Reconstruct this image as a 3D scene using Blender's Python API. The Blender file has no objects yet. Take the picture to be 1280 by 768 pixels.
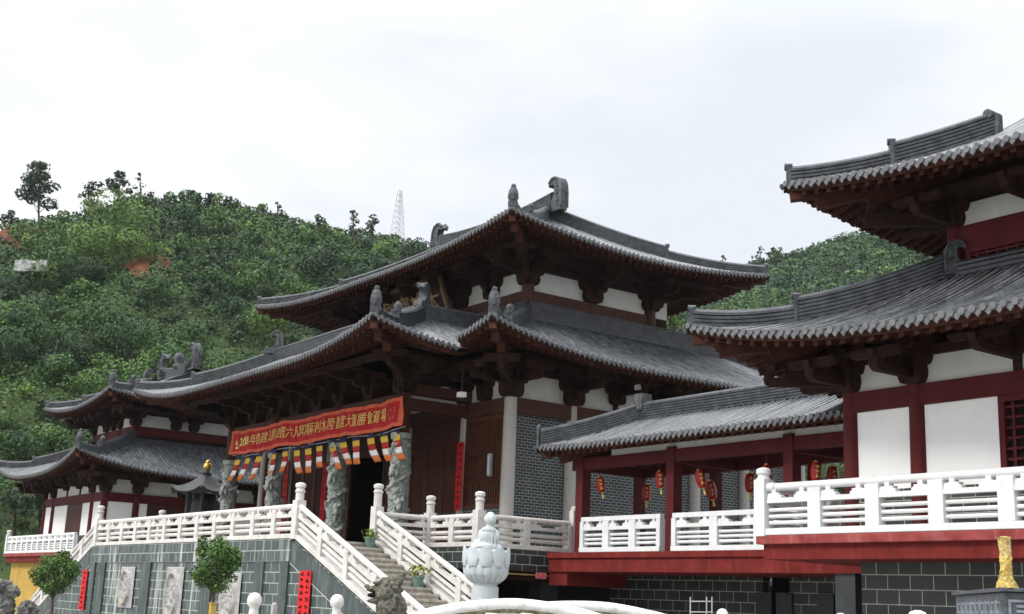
import bpy, bmesh, math, random
import numpy as np
from math import sin, cos, pi, radians, hypot, sqrt, atan2
from mathutils import Vector, Matrix, noise

# ------------------------------------------------------------------ camera
SC = bpy.context.scene
COL = SC.collection
FPX = 1575.0
_p, _r, _y = radians(13.25), radians(2.36), radians(35.38)
_f0 = np.array([0, cos(_p), sin(_p)]); _u0 = np.array([0, -sin(_p), cos(_p)]); _r0 = np.array([1., 0, 0])
_R0 = cos(_r)*_r0 + sin(_r)*_u0; _U0 = -sin(_r)*_r0 + cos(_r)*_u0
_M = np.array([[cos(_y), sin(_y), 0], [-sin(_y), cos(_y), 0], [0, 0, 1.]])
CF, CR, CU = _M@_f0, _M@_R0, _M@_U0
cam_d = bpy.data.cameras.new('camera'); cam = bpy.data.objects.new('camera', cam_d); COL.objects.link(cam)
cam_d.sensor_width = 36.0; cam_d.lens = FPX/1280*36; cam_d.clip_start = 0.1; cam_d.clip_end = 3000
cam.matrix_world = Matrix(((CR[0], CU[0], -CF[0], 0), (CR[1], CU[1], -CF[1], 0), (CR[2], CU[2], -CF[2], 0), (0, 0, 0, 1)))
SC.camera = cam

def ray(x, y): return CF + CR*(x-640)/FPX - CU*(y-384)/FPX
def AD(x, y, d): return Vector(ray(x, y)*d)
def AX(x, y, X): r = ray(x, y); return Vector(r*X/r[0])
def AY(x, y, Y): r = ray(x, y); return Vector(r*Y/r[1])

# ------------------------------------------------------------------ world, sun, exposure
SUN_AZ = Vector((-0.75, 0.10, 0)).normalized(); SUN_EL = radians(42)
W = bpy.data.worlds.new("World"); SC.world = W; W.use_nodes = True
nt = W.node_tree; nt.nodes.clear()
out = nt.nodes.new('ShaderNodeOutputWorld'); bg = nt.nodes.new('ShaderNodeBackground')
sky = nt.nodes.new('ShaderNodeTexSky'); sky.sky_type = 'NISHITA'; sky.sun_disc = False
sky.sun_elevation = SUN_EL; sky.sun_rotation = atan2(SUN_AZ.x, SUN_AZ.y); sky.dust_density = 3.0
bg.inputs['Strength'].default_value = 0.1
tc = nt.nodes.new('ShaderNodeTexCoord')
mp = nt.nodes.new('ShaderNodeMapping'); mp.inputs['Scale'].default_value = (1.0, 1.0, 2.6)
n1 = nt.nodes.new('ShaderNodeTexNoise'); n1.inputs['Scale'].default_value = 2.3; n1.inputs['Detail'].default_value = 6; n1.inputs['Roughness'].default_value = 0.55
cr = nt.nodes.new('ShaderNodeValToRGB')
cr.color_ramp.elements[0].position = 0.36; cr.color_ramp.elements[0].color = (5.05, 5.3, 5.65, 1)
cr.color_ramp.elements[1].position = 0.62; cr.color_ramp.elements[1].color = (6.5, 6.6, 6.65, 1)
# an overcast sky is brighter overhead than near the horizon
sx = nt.nodes.new('ShaderNodeSeparateXYZ'); mr = nt.nodes.new('ShaderNodeMapRange')
mr.inputs['From Min'].default_value = 0.42; mr.inputs['From Max'].default_value = 1.0
mr.inputs['To Min'].default_value = 1.0; mr.inputs['To Max'].default_value = 3.3
vm = nt.nodes.new('ShaderNodeVectorMath'); vm.operation = 'SCALE'
mx = nt.nodes.new('ShaderNodeMix'); mx.data_type = 'RGBA'; mx.inputs['Factor'].default_value = 0.93
L_ = nt.links.new
L_(tc.outputs['Generated'], mp.inputs['Vector']); L_(mp.outputs['Vector'], n1.inputs['Vector']); L_(n1.outputs['Fac'], cr.inputs['Fac'])
L_(tc.outputs['Generated'], sx.inputs['Vector']); L_(sx.outputs['Z'], mr.inputs['Value'])
L_(cr.outputs['Color'], vm.inputs[0]); L_(mr.outputs['Result'], vm.inputs['Scale'])
L_(sky.outputs['Color'], mx.inputs['A']); L_(vm.outputs['Vector'], mx.inputs['B'])
L_(mx.outputs['Result'], bg.inputs['Color']); L_(bg.outputs['Background'], out.inputs['Surface'])

sd = bpy.data.lights.new('sun', 'SUN'); sd.energy = 1.5; sd.angle = radians(14); sd.color = (1.0, 0.96, 0.9)
so = bpy.data.objects.new('sun', sd); COL.objects.link(so)
sdir = Vector((SUN_AZ.x*cos(SUN_EL), SUN_AZ.y*cos(SUN_EL), sin(SUN_EL)))
so.rotation_euler = sdir.to_track_quat('Z', 'Y').to_euler(); so.location = (-20, 0, 60)
SC.view_settings.view_transform = 'Standard'; SC.view_settings.look = 'None'
SC.view_settings.exposure = 0.8; SC.view_settings.gamma = 1.0; SC.view_settings.use_curve_mapping = False
SC.render.engine = 'CYCLES'
HAZE = 0.00009

# ------------------------------------------------------------------ materials
def mat(name, col, rough=0.6, spec=0.5, var=0.15, vscale=3.0, bump=0.0, bscale=30.0, col2=None, metal=0.0, stain=0.0, stain_col=(0.03, 0.03, 0.025), streak=False):
    m = bpy.data.materials.new(name); m.use_nodes = True; t = m.node_tree; b = t.nodes['Principled BSDF']
    b.inputs['Roughness'].default_value = rough; b.inputs['Metallic'].default_value = metal
    b.inputs['Specular IOR Level'].default_value = spec
    c = t.nodes.new('ShaderNodeTexCoord')
    n = t.nodes.new('ShaderNodeTexNoise'); n.inputs['Scale'].default_value = vscale; n.inputs['Detail'].default_value = 8; n.inputs['Roughness'].default_value = 0.62
    t.links.new(c.outputs['Object'], n.inputs['Vector'])
    r = t.nodes.new('ShaderNodeValToRGB')
    c2 = col2 or tuple(max(0, x*(1-2*var)) for x in col)
    r.color_ramp.elements[0].position = 0.3; r.color_ramp.elements[0].color = (*c2, 1)
    r.color_ramp.elements[1].position = 0.68; r.color_ramp.elements[1].color = (*[min(1, x*(1+var*0.5)) for x in col], 1)
    t.links.new(n.outputs['Fac'], r.inputs['Fac'])
    last = r.outputs['Color']
    if stain > 0:
        n2 = t.nodes.new('ShaderNodeTexNoise'); n2.inputs['Scale'].default_value = 1.3; n2.inputs['Detail'].default_value = 10; n2.inputs['Roughness'].default_value = 0.7
        mpp = t.nodes.new('ShaderNodeMapping'); mpp.inputs['Scale'].default_value = (3, 3, 0.5 if streak else 3)
        t.links.new(c.outputs['Object'], mpp.inputs['Vector']); t.links.new(mpp.outputs['Vector'], n2.inputs['Vector'])
        r2 = t.nodes.new('ShaderNodeValToRGB'); r2.color_ramp.elements[0].position = 0.5; r2.color_ramp.elements[1].position = 0.75
        r2.color_ramp.elements[1].color = (stain, stain, stain, 1)
        t.links.new(n2.outputs['Fac'], r2.inputs['Fac'])
        x = t.nodes.new('ShaderNodeMix'); x.data_type = 'RGBA'; x.inputs['B'].default_value = (*stain_col, 1)
        t.links.new(r2.outputs['Color'], x.inputs['Factor']); t.links.new(last, x.inputs['A']); last = x.outputs['Result']
    t.links.new(last, b.inputs['Base Color'])
    if bump > 0:
        n3 = t.nodes.new('ShaderNodeTexNoise'); n3.inputs['Scale'].default_value = bscale; n3.inputs['Detail'].default_value = 5
        t.links.new(c.outputs['Object'], n3.inputs['Vector'])
        bp = t.nodes.new('ShaderNodeBump'); bp.inputs['Strength'].default_value = bump; bp.inputs['Distance'].default_value = 0.03
        t.links.new(n3.outputs['Fac'], bp.inputs['Height']); t.links.new(bp.outputs['Normal'], b.inputs['Normal'])
    return m

def brick_mat(name, c1, c2, cm, bw, bh, mortar, rough=0.55, stain=0.0, stain_col=(0.6, 0.62, 0.6)):
    m = bpy.data.materials.new(name); m.use_nodes = True; t = m.node_tree; b = t.nodes['Principled BSDF']
    b.inputs['Roughness'].default_value = rough
    uv = t.nodes.new('ShaderNodeUVMap'); uv.uv_map = 'uv'
    k = t.nodes.new('ShaderNodeTexBrick'); k.inputs['Scale'].default_value = 1.0
    k.inputs['Brick Width'].default_value = bw; k.inputs['Row Height'].default_value = bh; k.inputs['Mortar Size'].default_value = mortar
    k.inputs['Mortar Smooth'].default_value = 0.1; k.inputs['Bias'].default_value = 0.0
    k.inputs['Color1'].default_value = (*c1, 1); k.inputs['Color2'].default_value = (*c2, 1); k.inputs['Mortar'].default_value = (*cm, 1)
    t.links.new(uv.outputs['UV'], k.inputs['Vector'])
    c = t.nodes.new('ShaderNodeTexCoord')
    n = t.nodes.new('ShaderNodeTexNoise'); n.inputs['Scale'].default_value = 2.2; n.inputs['Detail'].default_value = 9; n.inputs['Roughness'].default_value = 0.7
    t.links.new(c.outputs['Object'], n.inputs['Vector'])
    mu = t.nodes.new('ShaderNodeMix'); mu.data_type = 'RGBA'; mu.blend_type = 'MULTIPLY'; mu.inputs['Factor'].default_value = 1.0
    r = t.nodes.new('ShaderNodeValToRGB'); r.color_ramp.elements[0].position = .25; r.color_ramp.elements[0].color = (.6, .62, .6, 1); r.color_ramp.elements[1].position = .7; r.color_ramp.elements[1].color = (1.15, 1.15, 1.15, 1)
    t.links.new(n.outputs['Fac'], r.inputs['Fac']); t.links.new(k.outputs['Color'], mu.inputs['A']); t.links.new(r.outputs['Color'], mu.inputs['B'])
    last = mu.outputs['Result']
    if stain > 0:   # pale lime runs down the wall
        mpp = t.nodes.new('ShaderNodeMapping'); mpp.inputs['Scale'].default_value = (2.2, 2.2, 0.16)
        n2 = t.nodes.new('ShaderNodeTexNoise'); n2.inputs['Scale'].default_value = 1.6; n2.inputs['Detail'].default_value = 7
        t.links.new(c.outputs['Object'], mpp.inputs['Vector']); t.links.new(mpp.outputs['Vector'], n2.inputs['Vector'])
        r2 = t.nodes.new('ShaderNodeValToRGB'); r2.color_ramp.elements[0].position = .58; r2.color_ramp.elements[1].position = .70
        r2.color_ramp.elements[1].color = (stain, stain, stain, 1)
        t.links.new(n2.outputs['Fac'], r2.inputs['Fac'])
        x = t.nodes.new('ShaderNodeMix'); x.data_type = 'RGBA'; x.inputs['B'].default_value = (*stain_col, 1)
        t.links.new(r2.outputs['Color'], x.inputs['Factor']); t.links.new(last, x.inputs['A']); last = x.outputs['Result']
    t.links.new(last, b.inputs['Base Color'])
    bp = t.nodes.new('ShaderNodeBump'); bp.inputs['Strength'].default_value = 0.35; bp.inputs['Distance'].default_value = 0.02; bp.invert = True
    t.links.new(k.outputs['Fac'], bp.inputs['Height']); t.links.new(bp.outputs['Normal'], b.inputs['Normal'])
    return m

def tile_mat():
    m = bpy.data.materials.new('grey_roof_tile'); m.use_nodes = True; t = m.node_tree; b = t.nodes['Principled BSDF']
    uv = t.nodes.new('ShaderNodeUVMap'); uv.uv_map = 'uv'
    k = t.nodes.new('ShaderNodeTexBrick'); k.offset = 0.0; k.inputs['Scale'].default_value = 1.0
    k.inputs['Brick Width'].default_value = 0.1075; k.inputs['Row Height'].default_value = 0.32; k.inputs['Mortar Size'].default_value = 0.006
    k.inputs['Color1'].default_value = (.155, .163, .18, 1); k.inputs['Color2'].default_value = (.08, .085, .098, 1); k.inputs['Mortar'].default_value = (.03, .03, .033, 1)
    t.links.new(uv.outputs['UV'], k.inputs['Vector'])
    c = t.nodes.new('ShaderNodeTexCoord')
    n = t.nodes.new('ShaderNodeTexNoise'); n.inputs['Scale'].default_value = 1.1; n.inputs['Detail'].default_value = 9; n.inputs['Roughness'].default_value = .7
    t.links.new(c.outputs['Object'], n.inputs['Vector'])
    r = t.nodes.new('ShaderNodeValToRGB'); r.color_ramp.elements[0].position = .3; r.color_ramp.elements[0].color = (.5, .5, .48, 1); r.color_ramp.elements[1].position = .7; r.color_ramp.elements[1].color = (1.2, 1.2, 1.2, 1)
    mu = t.nodes.new('ShaderNodeMix'); mu.data_type = 'RGBA'; mu.blend_type = 'MULTIPLY'; mu.inputs['Factor'].default_value = 1.0
    t.links.new(n.outputs['Fac'], r.inputs['Fac']); t.links.new(k.outputs['Color'], mu.inputs['A']); t.links.new(r.outputs['Color'], mu.inputs['B'])
    t.links.new(mu.outputs['Result'], b.inputs['Base Color'])
    b.inputs['Roughness'].default_value = 0.25; b.inputs['Specular IOR Level'].default_value = 0.85
    bp = t.nodes.new('ShaderNodeBump'); bp.inputs['Strength'].default_value = .4; bp.inputs['Distance'].default_value = .015; bp.invert = True
    t.links.new(k.outputs['Fac'], bp.inputs['Height']); t.links.new(bp.outputs['Normal'], b.inputs['Normal'])
    return m

def leaf_mat(name, dark, light, trans=0.25):
    m = bpy.data.materials.new(name); m.use_nodes = True; t = m.node_tree; b = t.nodes['Principled BSDF']
    a = t.nodes.new('ShaderNodeAttribute'); a.attribute_name = 'tint'
    r = t.nodes.new('ShaderNodeValToRGB'); r.color_ramp.elements[0].color = (*dark, 1); r.color_ramp.elements[1].color = (*light, 1)
    e = r.color_ramp.elements.new(.45); e.color = (dark[0]+(light[0]-dark[0])*.28, dark[1]+(light[1]-dark[1])*.40, dark[2]+(light[2]-dark[2])*.42, 1)
    t.links.new(a.outputs['Fac'], r.inputs['Fac']); t.links.new(r.outputs['Color'], b.inputs['Base Color'])
    b.inputs['Roughness'].default_value = .62; b.inputs['Specular IOR Level'].default_value = .25
    return m

M = {}
M['tile'] = tile_mat()
M['ridge'] = mat('grey_ridge_tile', (.05, .055, .064), .45, .5, .45, 4, .3, 18)
M['ornament'] = mat('grey_carved_ridge_clay', (.085, .09, .098), .6, .35, .45, 6, .5, 22)
M['cap'] = mat('tile_end_cap', (.13, .133, .14), .5, .5, .25, 5)
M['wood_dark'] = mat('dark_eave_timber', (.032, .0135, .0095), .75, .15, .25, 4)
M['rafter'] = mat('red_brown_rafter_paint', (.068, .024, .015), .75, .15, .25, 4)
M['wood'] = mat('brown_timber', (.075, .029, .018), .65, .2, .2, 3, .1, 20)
M['door_wood'] = mat('red_brown_door_timber', (.068, .021, .012), .6, .25, .25, 3)
M['lattice_wood'] = mat('lattice_timber', (.11, .036, .018), .6, .25, .25, 3)
M['red'] = mat('dark_red_paint', (.088, .0105, .012), .65, .18, .18, 2.5, .05, 30, stain=.25, stain_col=(.10, .012, .012))
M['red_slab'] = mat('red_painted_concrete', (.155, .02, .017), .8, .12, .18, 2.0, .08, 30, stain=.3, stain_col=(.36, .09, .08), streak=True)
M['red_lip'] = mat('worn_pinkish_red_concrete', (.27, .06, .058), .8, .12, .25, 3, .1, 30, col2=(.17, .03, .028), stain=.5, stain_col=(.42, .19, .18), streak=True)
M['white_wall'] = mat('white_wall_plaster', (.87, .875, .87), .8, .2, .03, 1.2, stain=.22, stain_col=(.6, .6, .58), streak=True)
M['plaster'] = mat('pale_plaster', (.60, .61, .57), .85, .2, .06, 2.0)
M['stone_white'] = mat('white_balustrade_stone', (.63, .61, .585), .75, .15, .12, 4, .12, 40, stain=.6, stain_col=(.36, .32, .27), streak=True)
M['conc_white'] = mat('white_painted_balustrade', (.66, .665, .67), .75, .15, .06, 3, .05, 40, stain=.35, stain_col=(.5, .5, .48), streak=True)
M['granite'] = mat('pale_granite_column', (.42, .395, .365), .55, .4, .1, 14, .08, 60)
M['dragon_stone'] = mat('grey_green_carved_stone', (.31, .34, .315), .6, .4, .28, 6, .35, 40)
M['statue'] = mat('pale_marble', (.50, .54, .56), .6, .3, .1, 5, .1, 40, stain=.3, stain_col=(.38, .40, .38))
M['moss_white'] = mat('weathered_white_stone', (.72, .72, .70), .75, .2, .10, 5, .15, 30, stain=.7, stain_col=(.22, .23, .14))
M['moss'] = mat('mossy_stone', (.30, .30, .18), .9, .1, .4, 9, .6, 40)
M['lion_stone'] = mat('weathered_lion_stone', (.17, .165, .13), .85, .15, .45, 14, .7, 45)
M['rock'] = mat('grey_garden_rock', (.22, .22, .21), .85, .2, .45, 3, .8, 9)
M['yellow'] = mat('yellow_wall_paint', (.46, .31, .075), .8, .2, .12, 2, stain=.25, stain_col=(.35, .20, .03), streak=True)
M['step'] = mat('worn_stone_steps', (.46, .425, .375), .8, .2, .25, 5, .3, 25, stain=.35, stain_col=(.16, .14, .12))
M['black_iron'] = mat('black_cast_iron', (.028, .030, .033), .5, .5, .3, 5)
M['gold'] = mat('gold_leaf', (.75, .48, .10), .35, .5, .2, 6, metal=.6)
M['gold_paint'] = mat('worn_gold_paint', (.62, .43, .10), .5, .5, .45, 30, .5, 45, stain=.5, stain_col=(.70, .62, .42))
M['gold_text'] = mat('gold_lettering', (.80, .62, .16), .5, .4, .1, 8)
M['banner_red'] = mat('red_banner_cloth', (.42, .012, .013), .7, .2, .12, 2)
M['banner_edge'] = mat('orange_banner_border', (.60, .11, .055), .7, .2, .1, 4)
M['scroll_red'] = mat('bright_red_paper', (.58, .016, .02), .7, .2, .08, 3)
M['ink'] = mat('dark_ink', (.10, .01, .012), .7, .2, .1, 3)
M['lantern'] = mat('red_lantern_silk', (.36, .012, .010), .45, .4, .15, 6)
M['f_blue'] = mat('flag_blue', (.02, .025, .07), .8, .2, .1)
M['f_yellow'] = mat('flag_yellow', (.60, .40, .05), .8, .2, .08)
M['f_red'] = mat('flag_red', (.33, .02, .02), .8, .2, .08)
M['f_white'] = mat('flag_white', (.6, .56, .56), .8, .2, .04)
M['f_orange'] = mat('flag_orange', (.42, .12, .03), .8, .2, .1)
M['bark'] = mat('tree_bark', (.12, .095, .075), .9, .2, .3, 8, .5, 20)
M['soil'] = mat('orange_bare_soil', (.135, .046, .021), .95, .1, .3, .35, .9, 2, col2=(.085, .032, .016))
M['hill'] = mat('hillside_undergrowth', (.045, .065, .02), .95, .1, .4, .12, .8, 1.5, col2=(.02, .033, .01))
M['ground'] = mat('grey_paving', (.33, .32, .30), .85, .3, .15, .8, .2, 12)
M['floor'] = mat('stone_floor_paving', (.30, .28, .26), .6, .4, .12, 1.5)
M['steel'] = mat('galvanised_steel', (.62, .64, .66), .45, .5, .1, 3, metal=.3)
M['pot'] = mat('green_glazed_pot', (.13, .23, .19), .4, .4, .15, 6)
M['dark'] = mat('shade_black', (.012, .011, .012), .9, .1, .1)  # near-black colour standing in for shade inside rooms, voids and openings
M['slot'] = mat('dark_pillar_stone', (.035, .04, .042), .5, .4, .2, 3)
M['lampwhite'] = mat('white_lamp_housing', (.8, .8, .8), .4, .5, .03)
M['grey_box'] = mat('grey_green_lamp_box', (.30, .34, .32), .5, .4, .1)
M['pink'] = mat('pink_sign_board', (.75, .22, .24), .6, .3, .1)
M['censer'] = mat('blue_black_bronze', (.075, .085, .105), .45, .5, .3, 9, .3, 40)
M['censer_light'] = mat('rubbed_bronze_relief', (.22, .25, .28), .5, .5, .3, 9)
M['carve'] = mat('beige_carved_relief', (.40, .39, .38), .75, .2, .2, 6, .3, 40, stain=.4, stain_col=(.36, .35, .36))
M['carve_gold'] = mat('ochre_relief_ring', (.45, .36, .20), .7, .3, .2, 6)
M['teal_brick'] = brick_mat('grey_green_block_wall', (.074, .098, .094), (.040, .056, .054), (.45, .49, .47), .58, .325, .011, stain=.55)
M['teal_plain'] = mat('grey_green_stone', (.052, .072, .069), .55, .45, .2, 2.0, .08, 30, stain=.25, stain_col=(.45, .5, .48), streak=True)
M['shaded_brick'] = brick_mat('shaded_block_wall', (.042, .050, .046), (.020, .026, .024), (.42, .44, .40), .56, .30, .010)  # terrace block darkened: deep shade and damp put into the colour
M['grey_brick'] = brick_mat('grey_brick_wall', (.032, .040, .044), (.018, .023, .026), (.23, .24, .235), .26, .105, .014, .7)
M['leaf_forest'] = leaf_mat('forest_foliage', (.014, .036, .013), (.135, .215, .04))
M['leaf_far'] = leaf_mat('distant_foliage', (.018, .046, .022), (.12, .19, .06))
M['leaf_ridge'] = leaf_mat('ridge_tree_foliage', (.016, .030, .014), (.055, .085, .026))
M['leaf_round'] = leaf_mat('clipped_tree_foliage', (.018, .045, .009), (.16, .24, .05))
M['leaf_dark'] = leaf_mat('dark_spiky_foliage', (.010, .022, .010), (.040, .075, .022))
M['leaf_pot'] = leaf_mat('potted_plant_foliage', (.10, .13, .02), (.35, .33, .08))

# ------------------------------------------------------------------ mesh builder
class MB:
    def __init__(s): s.v = []; s.f = []; s.uv = []; s.mi = []
    def add(s, vs, fs, uvs=None, mi=0):
        o = len(s.v); s.v.extend([tuple(v) for v in vs])
        for f in fs:
            s.f.append(tuple(i+o for i in f)); s.mi.append(mi)
            s.uv.append([uvs[i] for i in f] if uvs else None)
        return s
    def box(s, x0, y0, z0, x1, y1, z1, mi=0):
        if x0 > x1: x0, x1 = x1, x0
        if y0 > y1: y0, y1 = y1, y0
        if z0 > z1: z0, z1 = z1, z0
        return s.add([(x0, y0, z0), (x1, y0, z0), (x1, y1, z0), (x0, y1, z0), (x0, y0, z1), (x1, y0, z1), (x1, y1, z1), (x0, y1, z1)],
                     [(0, 3, 2, 1), (4, 5, 6, 7), (0, 1, 5, 4), (1, 2, 6, 5), (2, 3, 7, 6), (3, 0, 4, 7)], mi=mi)
    def prism(s, poly, o, ex, ey, ez, mi=0):
        """polygon (u,v) in plane ex,ey at o, extruded by vector ez"""
        o, ex, ey, ez = Vector(o), Vector(ex), Vector(ey), Vector(ez); n = len(poly)
        a = [o+ex*u+ey*v for u, v in poly]; b = [p+ez for p in a]
        fs = [tuple(range(n-1, -1, -1)), tuple(range(n, 2*n))]+[(i, (i+1) % n, n+(i+1) % n, n+i) for i in range(n)]
        if ex.cross(ey).dot(ez) < 0: fs = [tuple(reversed(f)) for f in fs]
        return s.add(a+b, fs, mi=mi)
    def beam(s, p, q, w, h, up=(0, 0, 1), mi=0):
        p, q = Vector(p), Vector(q); t = (q-p).normalized(); sd = t.cross(Vector(up)).normalized(); u = sd.cross(t)
        poly = [(-w/2, -h/2), (w/2, -h/2), (w/2, h/2), (-w/2, h/2)]
        return s.prism(poly, p, sd, u, q-p, mi=mi)
    def tube(s, pts, r, n=8, caps=True, mi=0):
        pts = [Vector(p) for p in pts]; k = len(pts); rr = r if hasattr(r, '__len__') else [r]*k
        vs = []; fs = []
        for i, p in enumerate(pts):
            t = (pts[min(i+1, k-1)]-pts[max(i-1, 0)]).normalized()
            a = t.cross(Vector((0, 0, 1)))
            if a.length < 1e-3: a = Vector((1, 0, 0))
            a.normalize(); b = a.cross(t)
            for j in range(n):
                th = 2*pi*j/n; vs.append(p+(a*cos(th)+b*sin(th))*rr[i])
        for i in range(k-1):
            for j in range(n): fs.append((i*n+j, i*n+(j+1) % n, (i+1)*n+(j+1) % n, (i+1)*n+j))
        if caps: fs.append(tuple(range(n-1, -1, -1))); fs.append(tuple(range((k-1)*n, k*n)))
        return s.add(vs, fs, mi=mi)
    def lathe(s, prof, c, n=20, mi=0, sx=1, sy=1):
        cx, cy, cz = c; vs = []; fs = []; k = len(prof)
        for r, z in prof:
            for j in range(n): vs.append((cx+r*cos(2*pi*j/n)*sx, cy+r*sin(2*pi*j/n)*sy, cz+z))
        for i in range(k-1):
            for j in range(n): fs.append((i*n+j, i*n+(j+1) % n, (i+1)*n+(j+1) % n, (i+1)*n+j))
        fs.append(tuple(range(n-1, -1, -1))); fs.append(tuple(range((k-1)*n, k*n)))
        return s.add(vs, fs, mi=mi)
    def grid(s, P, U=None, mi=0, flip=False):
        h = len(P); w = len(P[0]); vs = [p for row in P for p in row]; uv = [u for row in U for u in row] if U else None
        fs = []
        for i in range(h-1):
            for j in range(w-1):
                f = (i*w+j, i*w+j+1, (i+1)*w+j+1, (i+1)*w+j); fs.append(f[::-1] if flip else f)
        return s.add(vs, fs, uv, mi)
    def sphere(s, c, r, n=10, m=7, mi=0, rot=None):
        if not hasattr(r, '__len__'): r = (r, r, r)
        vs = []; fs = []; c = Vector(c)
        for i in range(m+1):
            ph = pi*i/m
            for j in range(n):
                p = Vector((r[0]*sin(ph)*cos(2*pi*j/n), r[1]*sin(ph)*sin(2*pi*j/n), -r[2]*cos(ph)))
                if rot: p = rot@p
                vs.append(c+p)
        for i in range(m):
            for j in range(n): fs.append((i*n+j, i*n+(j+1) % n, (i+1)*n+(j+1) % n, (i+1)*n+j))
        return s.add(vs, fs, mi=mi)
    def build(s, name, mats, parent=None, smooth=False):
        if not isinstance(mats, (list, tuple)): mats = [mats]
        o0 = Vector(parent['_o']) if parent is not None else Vector((0, 0, 0))
        if parent is None:      # origin at the foot of the thing
            a = np.array(s.v); o0 = Vector((*(a[:, :2].min(0)+a[:, :2].max(0))/2, a[:, 2].min()))
        me = bpy.data.meshes.new(name)
        me.from_pydata([tuple(Vector(v)-o0) for v in s.v], [], s.f)
        for m in mats: me.materials.append(m)
        uvl = me.uv_layers.new(name='uv'); V = s.v
        for p, cu, mi in zip(me.polygons, s.uv, s.mi):
            p.material_index = mi
            if smooth: p.use_smooth = True
            if cu is not None:
                for li, c in zip(p.loop_indices, cu): uvl.data[li].uv = c
            else:
                n = p.normal
                for li in p.loop_indices:
                    v = V[me.loops[li].vertex_index]
                    if abs(n.z) > .75: uvl.data[li].uv = (v[0], v[1])
                    elif abs(n.x) > abs(n.y): uvl.data[li].uv = (v[1], v[2])
                    else: uvl.data[li].uv = (v[0], v[2])
        me.validate()
        ob = bpy.data.objects.new(name, me); COL.objects.link(ob)
        ob['_o'] = tuple(o0)
        if parent is not None: ob.parent = parent
        else: ob.location = o0
        return ob

def thing(name, label, cat, loc, group=None):
    o = bpy.data.objects.new(name, None); COL.objects.link(o); o.location = loc; o.empty_display_size = .3
    o['label'] = label; o['category'] = cat; o['_o'] = tuple(loc)
    if group: o['group'] = group
    return o
def tag(o, label, cat, group=None):
    o['label'] = label; o['category'] = cat
    if group: o['group'] = group
    return o
def kind(o, k, label=None):
    o['kind'] = k
    if label: o['label'] = label
    return o
def sharp(ob, ang=35):
    md = ob.modifiers.new('edges', 'EDGE_SPLIT'); md.split_angle = radians(ang); return ob
def bevel(ob, w=.012, seg=2):
    md = ob.modifiers.new('bevel', 'BEVEL'); md.width = w; md.segments = seg; md.limit_method = 'ANGLE'; md.angle_limit = radians(50); return ob
def copy_tree(o, loc, label=None, rz=0):
    c = o.copy(); COL.objects.link(c); c.location = loc; c.rotation_euler = (0, 0, rz)
    if label: c['label'] = label
    for ch in o.children:
        d = ch.copy(); COL.objects.link(d); d.parent = c
        for g in ch.children:
            e = g.copy(); COL.objects.link(e); e.parent = d
    return c

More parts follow.
